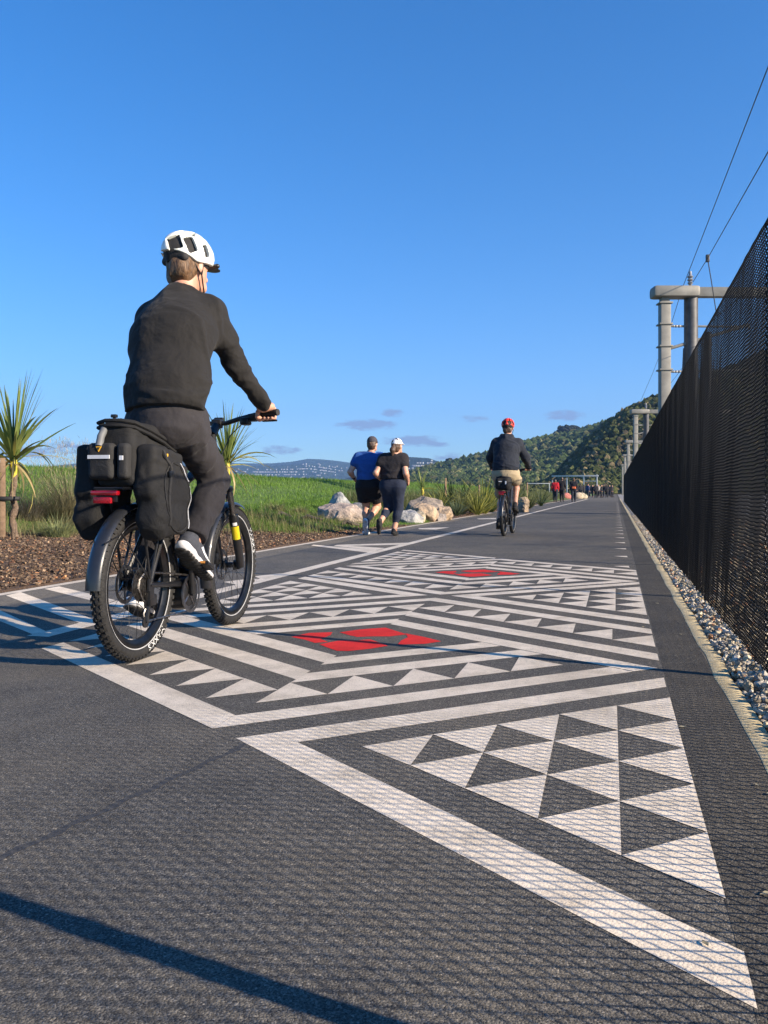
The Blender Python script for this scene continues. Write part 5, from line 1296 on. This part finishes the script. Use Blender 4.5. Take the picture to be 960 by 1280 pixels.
# forest canopy: rough crowns standing on the two nearer hills
m_can = M('forest_canopy', (1, 1, 1), 1., var=.28, scale=.55, attr='tint', spec=.1, bump=1., bscale=1.6, bdist=.9)
def forest(V, px, fs, n, r0, r1, lo, hi, flo, fhi, c1, c2, c3):
    base = MB().ico((0, 0, 0), 1, 1); B = np.array(base.v); Fb = np.array(base.f); nb = len(B)
    nf = len(fs); fi = flo+(fhi-flo)*rng.random(n); pi = np.interp(lo+(hi-lo)*rng.random(n), px, np.arange(len(px)))
    yi = np.interp(fi, fs, np.arange(nf)); a, c = yi.astype(int).clip(0, nf-2), pi.astype(int).clip(0, len(px)-2); fa, fc = (yi-a)[:, None], (pi-c)[:, None]
    P = (V[a, c]*(1-fc)+V[a, c+1]*fc)*(1-fa)+(V[a+1, c]*(1-fc)+V[a+1, c+1]*fc)*fa
    r = r0+(r1-r0)*rng.random(n)**1.6; ok = P[:, 2] > -.2; P = P[ok]; r = r[ok]; n = len(P)
    nz = 1+.55*(rng.random((n, nb, 1))-.5)+.22*wob(B*2.3, 2.)[None, :, None]*rng.choice([-1, 1], size=(n, 1, 1))
    Vc = B[None]*nz*r[:, None, None]*np.stack([.8+.4*rng.random(n), .8+.4*rng.random(n), .75+.7*rng.random(n)], 1)[:, None, :]+P[:, None, :]+np.array((0, 0, 1.))*r[:, None, None]*.35
    patch = np.clip(.5+.5*wob(P/np.array((60., 90., 30.)), 2.4), 0, 1); C = lerp(c1, c2, np.clip(patch*.7+.5*rng.random(n)-.1, 0, 1)); br = rng.random(n) < .16+.25*patch**3; C[br] = np.array(c3)*(.7+.6*rng.random((br.sum(), 1)))
    C = C*(.65+.7*rng.random((n, 1))); FF = (Fb[None]+(np.arange(n)*nb)[:, None, None]).reshape(-1, 3)
    tag(mesh_np('forest_canopy', Vc.reshape(-1, 3), [FF], m_can, None, False, None, {'tint': np.repeat(C, nb, 0)}), kind='stuff')
forest(VB, pB, fB, 19000, 1.6, 4.3, 430, 1010, .63, 1.03, (.036, .060, .017), (.100, .130, .040), (.15, .15, .06))
forest(VCc, pC, fC, 14000, .6, 1.75, 640, 1010, .62, 1.02, (.050, .066, .020), (.140, .140, .050), (.21, .165, .085))
# a stand of darker pines on the skyline
m_pine = M('pine_crown', (.018, .026, .012), 1., var=.3, scale=.6, bump=1., bscale=1.5, bdist=.5)
def pine(label, px, Y, zt, h, w):
    p = at(px, HY, Y); root = thing('pine_tree', label, 'pine tree', (p[0], p[1], CH+zt/F*Y), 0, 'pines on the skyline')
    MB().tube([(0, 0, -8), (0, 0, h*.5)], [.7, .4], 8).build('trunk', m_trunk, root)
    q = MB()
    for _ in range(26): a = random.random()*6.28; r_ = w*math.sqrt(random.random()); q.ico((r_*math.cos(a), r_*math.sin(a), h*(.25+.75*random.random()*(1-.5*r_/w))), w*(.24+.2*random.random()), 2, (1, 1, .7), .5)
    q.build('crown', m_pine, root, False)
pine('broad dark pine topping the wooded skyline right of the farther rider', 706, 1010, 72, 11.5, 9); pine('low dark pine left of the broad one on the skyline', 717, 1012, 76, 7, 7); pine('small dark pine at the far left dip of the wooded skyline', 563, 1010, 37, 5.5, 5)
# houses sprinkled over the far hillside
hb_ = MB()
for i in range(230):
    for _ in range(20):
        c = random.random()
        px = random.gauss(400, 16) if c < .42 else (random.gauss(335, 32) if c < .8 else random.gauss(300, 40)); yy = random.gauss(588, 3.2) if c < .42 else random.gauss(594, 2.6)
        if yy > HY-np.interp(px, [p[0] for p in PA], [p[1] for p in PA])+3: break
    # find the hillside point on that line of sight
    c_i = int(np.clip(np.interp(px, pA, np.arange(len(pA))), 0, len(pA)-1)); col = VA[:34, c_i]; el = (col[:, 2]-CH)/col[:, 1]; w_ = np.where(el >= (HY-yy)/F)[0]
    if not len(w_): continue
    p = col[w_[0]]; X = (px-480)/F*p[1]; s_ = random.uniform(5, 10); hb_.box((X, p[1]-4, p[2]+3), (s_, s_*.8, random.uniform(4, 7)), rotz(random.random()*3))
for i in range(70):
    px = random.choice((random.gauss(540, 9), random.gauss(500, 14))); yy = random.gauss(584, 3); c_i = int(np.clip(np.interp(px, pM, np.arange(len(pM))), 0, len(pM)-1)); col = VM[:34, c_i]; el = (col[:, 2]-CH)/col[:, 1]; w_ = np.where(el >= (HY-yy)/F)[0]
    if not len(w_): continue
    p = col[w_[0]]; s_ = random.uniform(4, 8); hb_.box(((px-480)/F*p[1], p[1]-3, p[2]+2), (s_, s_, random.uniform(4, 6)), rotz(random.random()*3))
tag(hb_.build('hillside_houses', M('house_wall', (.40, .40, .41), .8, var=.2, scale=.05), None, False), 'scatter of tiny white houses over the hazy far hillside', 'houses', None, 'stuff')

# railway masts with beams
m_gal = M('galvanised_steel', (.20, .195, .175), .6, metal=.2, var=.12, scale=3, bump=.1, bscale=40); m_gald = M('weathered_steel', (.075, .075, .08), .55, metal=.3, var=.2, scale=4); m_ins = M('insulator', (.22, .23, .25), .35)
def mast(label, Y, k=1.):
    b0 = at(831, HY, Y); o = W(0, 0); X = 8.93/27*Y if False else None
    # masts stand in line, parallel to the path behind the fence
    u = (Y+.9*ST)/CT; x, y, _ = W(u, .92+.14*0); v_ = 1.49; x, y, _ = W((Y+v_*ST)/CT, v_)
    root = thing('rail_mast', label, 'railway mast', (x, y, 0), -TH*.0, 'railway masts behind the fence')
    H = 7.05
    q = MB().box((0, 0, H/2-.2), (.32, .32, H-.15), bev=.03); q.build('square_post', m_gal, root)
    MB().box((0, 0, H-.21), (.26, .26, .18), bev=.01).build('post_cap', m_gal, root)
    for z in (2.35, 3.0, 4.6, 5.35, 6.05, 6.72): MB().box((0, 0, z), (.42, .40, .05), bev=.008).build('flange', m_gal, root)
    q = MB().box((.32, 0, H+.02), (1.46, .62, .36), bev=.11); q.build('bracket_box', m_gal, root)
    q = MB().box((4.3, .05, H+.03), (6.6, .30, .30), bev=.02); q.build('beam', m_gal, root)
    q = MB().tube([(.86, .05, -.2), (.86, .05, H-.16)], .215, 18); q.build('round_post', m_gald, root)
    q = MB().tube([(.62, .05, -.2), (.62, .05, 4.4), (.66, .05, 5.3)], .055, 8); q.build('conduit', m_gald, root)
    for z, L_, rise in ((6.0, 2.5, -.02), (5.3, 2.5, .75), (4.55, 2.4, .05)):
        q = MB().tube([(.2, 0, z), (.2+L_, 0, z+rise)], .035 if rise < .5 else .05, 8); q.build('registration_arm', m_gal, root)
        MB().lathe([(0, -.16), (.045, -.14), (.03, -.09), (.05, -.05), (.03, 0), (.05, .05), (.03, .1), (0, .14)], (.42, 0, z+rise*.09), (1, 0, rise/L_), 10).build('insulator', m_ins, root)
    MB().lathe([(.03, 0), (.06, .1), (.09, .13), (.05, .18), (.1, .23), (.05, .28), (.1, .33), (.05, .38), (.04, .5), (0, .52)], (.82, 0, H+.19), (0, 0, 1), 10).build('pin_insulator', m_ins, root)
    return root
for lab, Y in (('nearest railway mast with its tall grey post topping the fence', 27.), ('second railway mast along the fence', 67.), ('third railway mast along the fence', 107.), ('fourth railway mast along the fence', 147.), ('farthest small railway mast along the fence', 200.)): mast(lab, Y)
m_cable = M('cable', (.02, .02, .022), .5)
def wire(label, pts, r=.013, extra=None):
    P = [at(*p) for p in pts]; C = []
    for i in range(len(P)-1):
        for f in np.linspace(0, 1, 6, endpoint=False): C.append(P[i]*(1-f)+P[i+1]*f)
    C.append(P[-1]); q = MB().tube(C, r, 6); root = thing('overhead_wire', label, 'overhead wire', (0, 0, 0), 0, 'overhead railway wires'); q.build('cable', m_cable, root)
    if extra: extra(root)
def dropper(root):
    q = MB(); a = at(884.5, 323, 22.8); b_ = at(896, 395, 22.8); c = at(889, 350, 22.8); q.tube([a, c, b_], .014, 6); q.build('dropper', m_cable, root); MB().box(a, (.09, .09, .20), bev=.02).build('clamp', m_cable, root)
wire('upper overhead wire crossing in front of the nearest mast bracket', [(1100, -260, 10.5), (960, 84, 14.6), (895, 252, 21.5), (853, 360, 28.5), (836, 415, 37), (816, 466, 55), (798, 508, 66)], .011)
wire('lower overhead wire with a dropper ending on the pin insulator', [(1100, -60, 10.5), (960, 190, 14.2), (884.5, 323, 22.8), (866.5, 352, 27.0)], .011, dropper)
wire('low contact wire mostly hidden by the fence', [(1150, 220, 9.5), (960, 345, 14.2), (896, 395, 22.8), (868, 440, 28), (800, 530, 67), (786, 560, 107)], .008)
# white gantry far beyond the crowd
g = thing('rail_gantry', 'small white steel gantry spanning the tracks beyond the gathering', 'railway gantry', tuple(at(731, HY, 170)*np.array((1, 1, 0))), -.45); m_wg = M('white_steel', (.45, .46, .47), .5, var=.08)
for x, h in ((-3.6, 3.6), (-.2, 4.0), (2.4, 4.2), (-6.6, 3.1)): MB().box((x, 0, h/2), (.22, .22, h), bev=.02).build('post', m_wg, g)
q = MB().box((-2.0, 0, 3.95), (9.4, .25, .28), bev=.02); q.build('beam', m_wg, g); MB().box((1.1, .0, 2.9), (2.4, .15, .15), bev=.02).build('cross_arm', m_wg, g)
g = thing('rail_gantry', 'low white steel frame left of the red jacket at the bend', 'railway gantry', tuple(at(674, HY, 110)*np.array((1, 1, 0))), -.2)
for x in (-1.5, 1.3): MB().box((x, 0, .85), (.10, .10, 1.9), bev=.02).build('post', m_wg, g)
MB().box((-.1, 0, 1.82), (3.0, .10, .10), bev=.02).build('beam', m_wg, g)
# air
hz = MB().box((0, 4400, 420), (15000, 9400, 844)); m_hz = bpy.data.materials.new('haze'); m_hz.use_nodes = True; nt = m_hz.node_tree
for nd in list(nt.nodes):
    if nd.type == 'BSDF_PRINCIPLED': nt.nodes.remove(nd)
pv = nt.nodes.new('ShaderNodeVolumePrincipled'); pv.inputs['Color'].default_value = (.30, .54, 1., 1); pv.inputs['Density'].default_value = 1.1e-4; pv.inputs['Anisotropy'].default_value = .1
nt.links.new(pv.outputs[0], nt.nodes['Material Output'].inputs['Volume'])
tag(hz.build('haze', m_hz, None, False), kind='stuff')
# ================================================================ light, sky, camera
SUN_AZ = np.array((.885, -.466)); SUN_EL = math.radians(22.0)
sd = Vector((SUN_AZ[0]*math.cos(SUN_EL), SUN_AZ[1]*math.cos(SUN_EL), math.sin(SUN_EL)))
la = bpy.data.lights.new('sun', 'SUN'); la.energy = 5.0; la.angle = math.radians(.48); la.color = (1., .85, .665)
lo = bpy.data.objects.new('sun', la); link(lo); lo.rotation_euler = sd.to_track_quat('Z', 'Y').to_euler()
wd = bpy.data.worlds.new('World'); SC.world = wd; wd.use_nodes = True
t = NT(wd.node_tree); bg = wd.node_tree.nodes['Background']
sky = t.n('ShaderNodeTexSky'); sky.sky_type = 'NISHITA'; sky.sun_disc = False
sky.sun_elevation = SUN_EL; sky.sun_rotation = math.atan2(SUN_AZ[0], SUN_AZ[1])
sky.air_density = 1.0; sky.dust_density = 0.; sky.ozone_density = 3.0; sky.altitude = 0
tcg = t.n('ShaderNodeTexCoord').outputs['Generated']
sep = t.n('ShaderNodeSeparateXYZ'); t.l(tcg, sep.inputs[0]); X, Y, Z = sep.outputs
Yp = t.math('MAXIMUM', Y, .05); ax = t.math('DIVIDE', X, Yp); ay = t.math('DIVIDE', Z, Yp)
cmb = t.n('ShaderNodeCombineXYZ'); t.l(t.math('MULTIPLY', ax, 60.), cmb.inputs[0]); t.l(t.math('MULTIPLY', ay, 190.), cmb.inputs[1])
cn = t.noise(1., 5, .6, cmb.outputs[0])
tot = None
for cx, cy, w, h, s in ((458, 531, 44, 8, 1.), (515, 551, 46, 8, 1.), (545, 555, 20, 5, .8), (491, 516, 18, 6, .9), (592, 523, 20, 5, .7), (706, 519, 28, 9, .95), (350, 563, 30, 7, .7),
                        (30, 566, 55, 10, .75), (85, 560, 45, 9, .6), (562, 572, 22, 8, .6), (-120, 540, 70, 14, .8), (1150, 500, 90, 16, .8), (-330, 500, 90, 18, .9)):
    dx = t.math('MULTIPLY', t.math('SUBTRACT', ax, (cx-480)/F), F/w); dy = t.math('MULTIPLY', t.math('SUBTRACT', ay, (HY-cy)/F), F/h)
    r = t.math('SUBTRACT', 1., t.math('ADD', t.math('MULTIPLY', dx, dx), t.math('MULTIPLY', dy, dy)), clamp=True)
    r = t.math('MULTIPLY', r, s); tot = r if tot is None else t.math('MAXIMUM', tot, r)
msk = t.math('MULTIPLY', t.math('SUBTRACT', t.math('ADD', t.math('MULTIPLY', tot, .62), t.math('MULTIPLY', cn, 1.5)), .84, clamp=True), 2.8, clamp=True)
msk = t.math('MULTIPLY', msk, .8)
msk = t.math('MULTIPLY', msk, t.math('GREATER_THAN', tot, .001))
hs = t.n('ShaderNodeHueSaturation'); hs.inputs['Saturation'].default_value = 1.35; hs.inputs['Hue'].default_value = .5; hs.inputs['Value'].default_value = 1.
t.l(sky.outputs[0], hs.inputs['Color'])
low = t.math('SUBTRACT', 1., t.math('MULTIPLY', t.math('MAXIMUM', Z, 0.), 2.1), clamp=True)
low = t.math('POWER', low, 2.2)
tint = t.mix(low, (.86, 1.0, 1.18), (.62, .84, 1.22))
skc = t.mix(1., hs.outputs[0], tint, 'MULTIPLY')
cl = t.mix(msk, skc, (1.75, 2.0, 2.9))
t.l(cl, bg.inputs['Color']); bg.inputs['Strength'].default_value = .078
cam = bpy.data.cameras.new('camera'); co = bpy.data.objects.new('camera', cam); link(co); SC.camera = co
co.location = (0, 0, CH); co.rotation_euler = (PI/2, 0, 0)
cam.sensor_fit = 'VERTICAL'; cam.sensor_height = 36; cam.lens = F/1280*36; cam.shift_y = -25/1280; cam.clip_start = .02; cam.clip_end = 20000
vs_ = SC.view_settings; vs_.view_transform = 'Standard'; vs_.look = 'None'; vs_.gamma = 1; vs_.exposure = 1.2; vs_.use_curve_mapping = False
SC.cycles.max_bounces = 6; SC.cycles.transparent_max_bounces = 8; SC.cycles.use_denoising = True
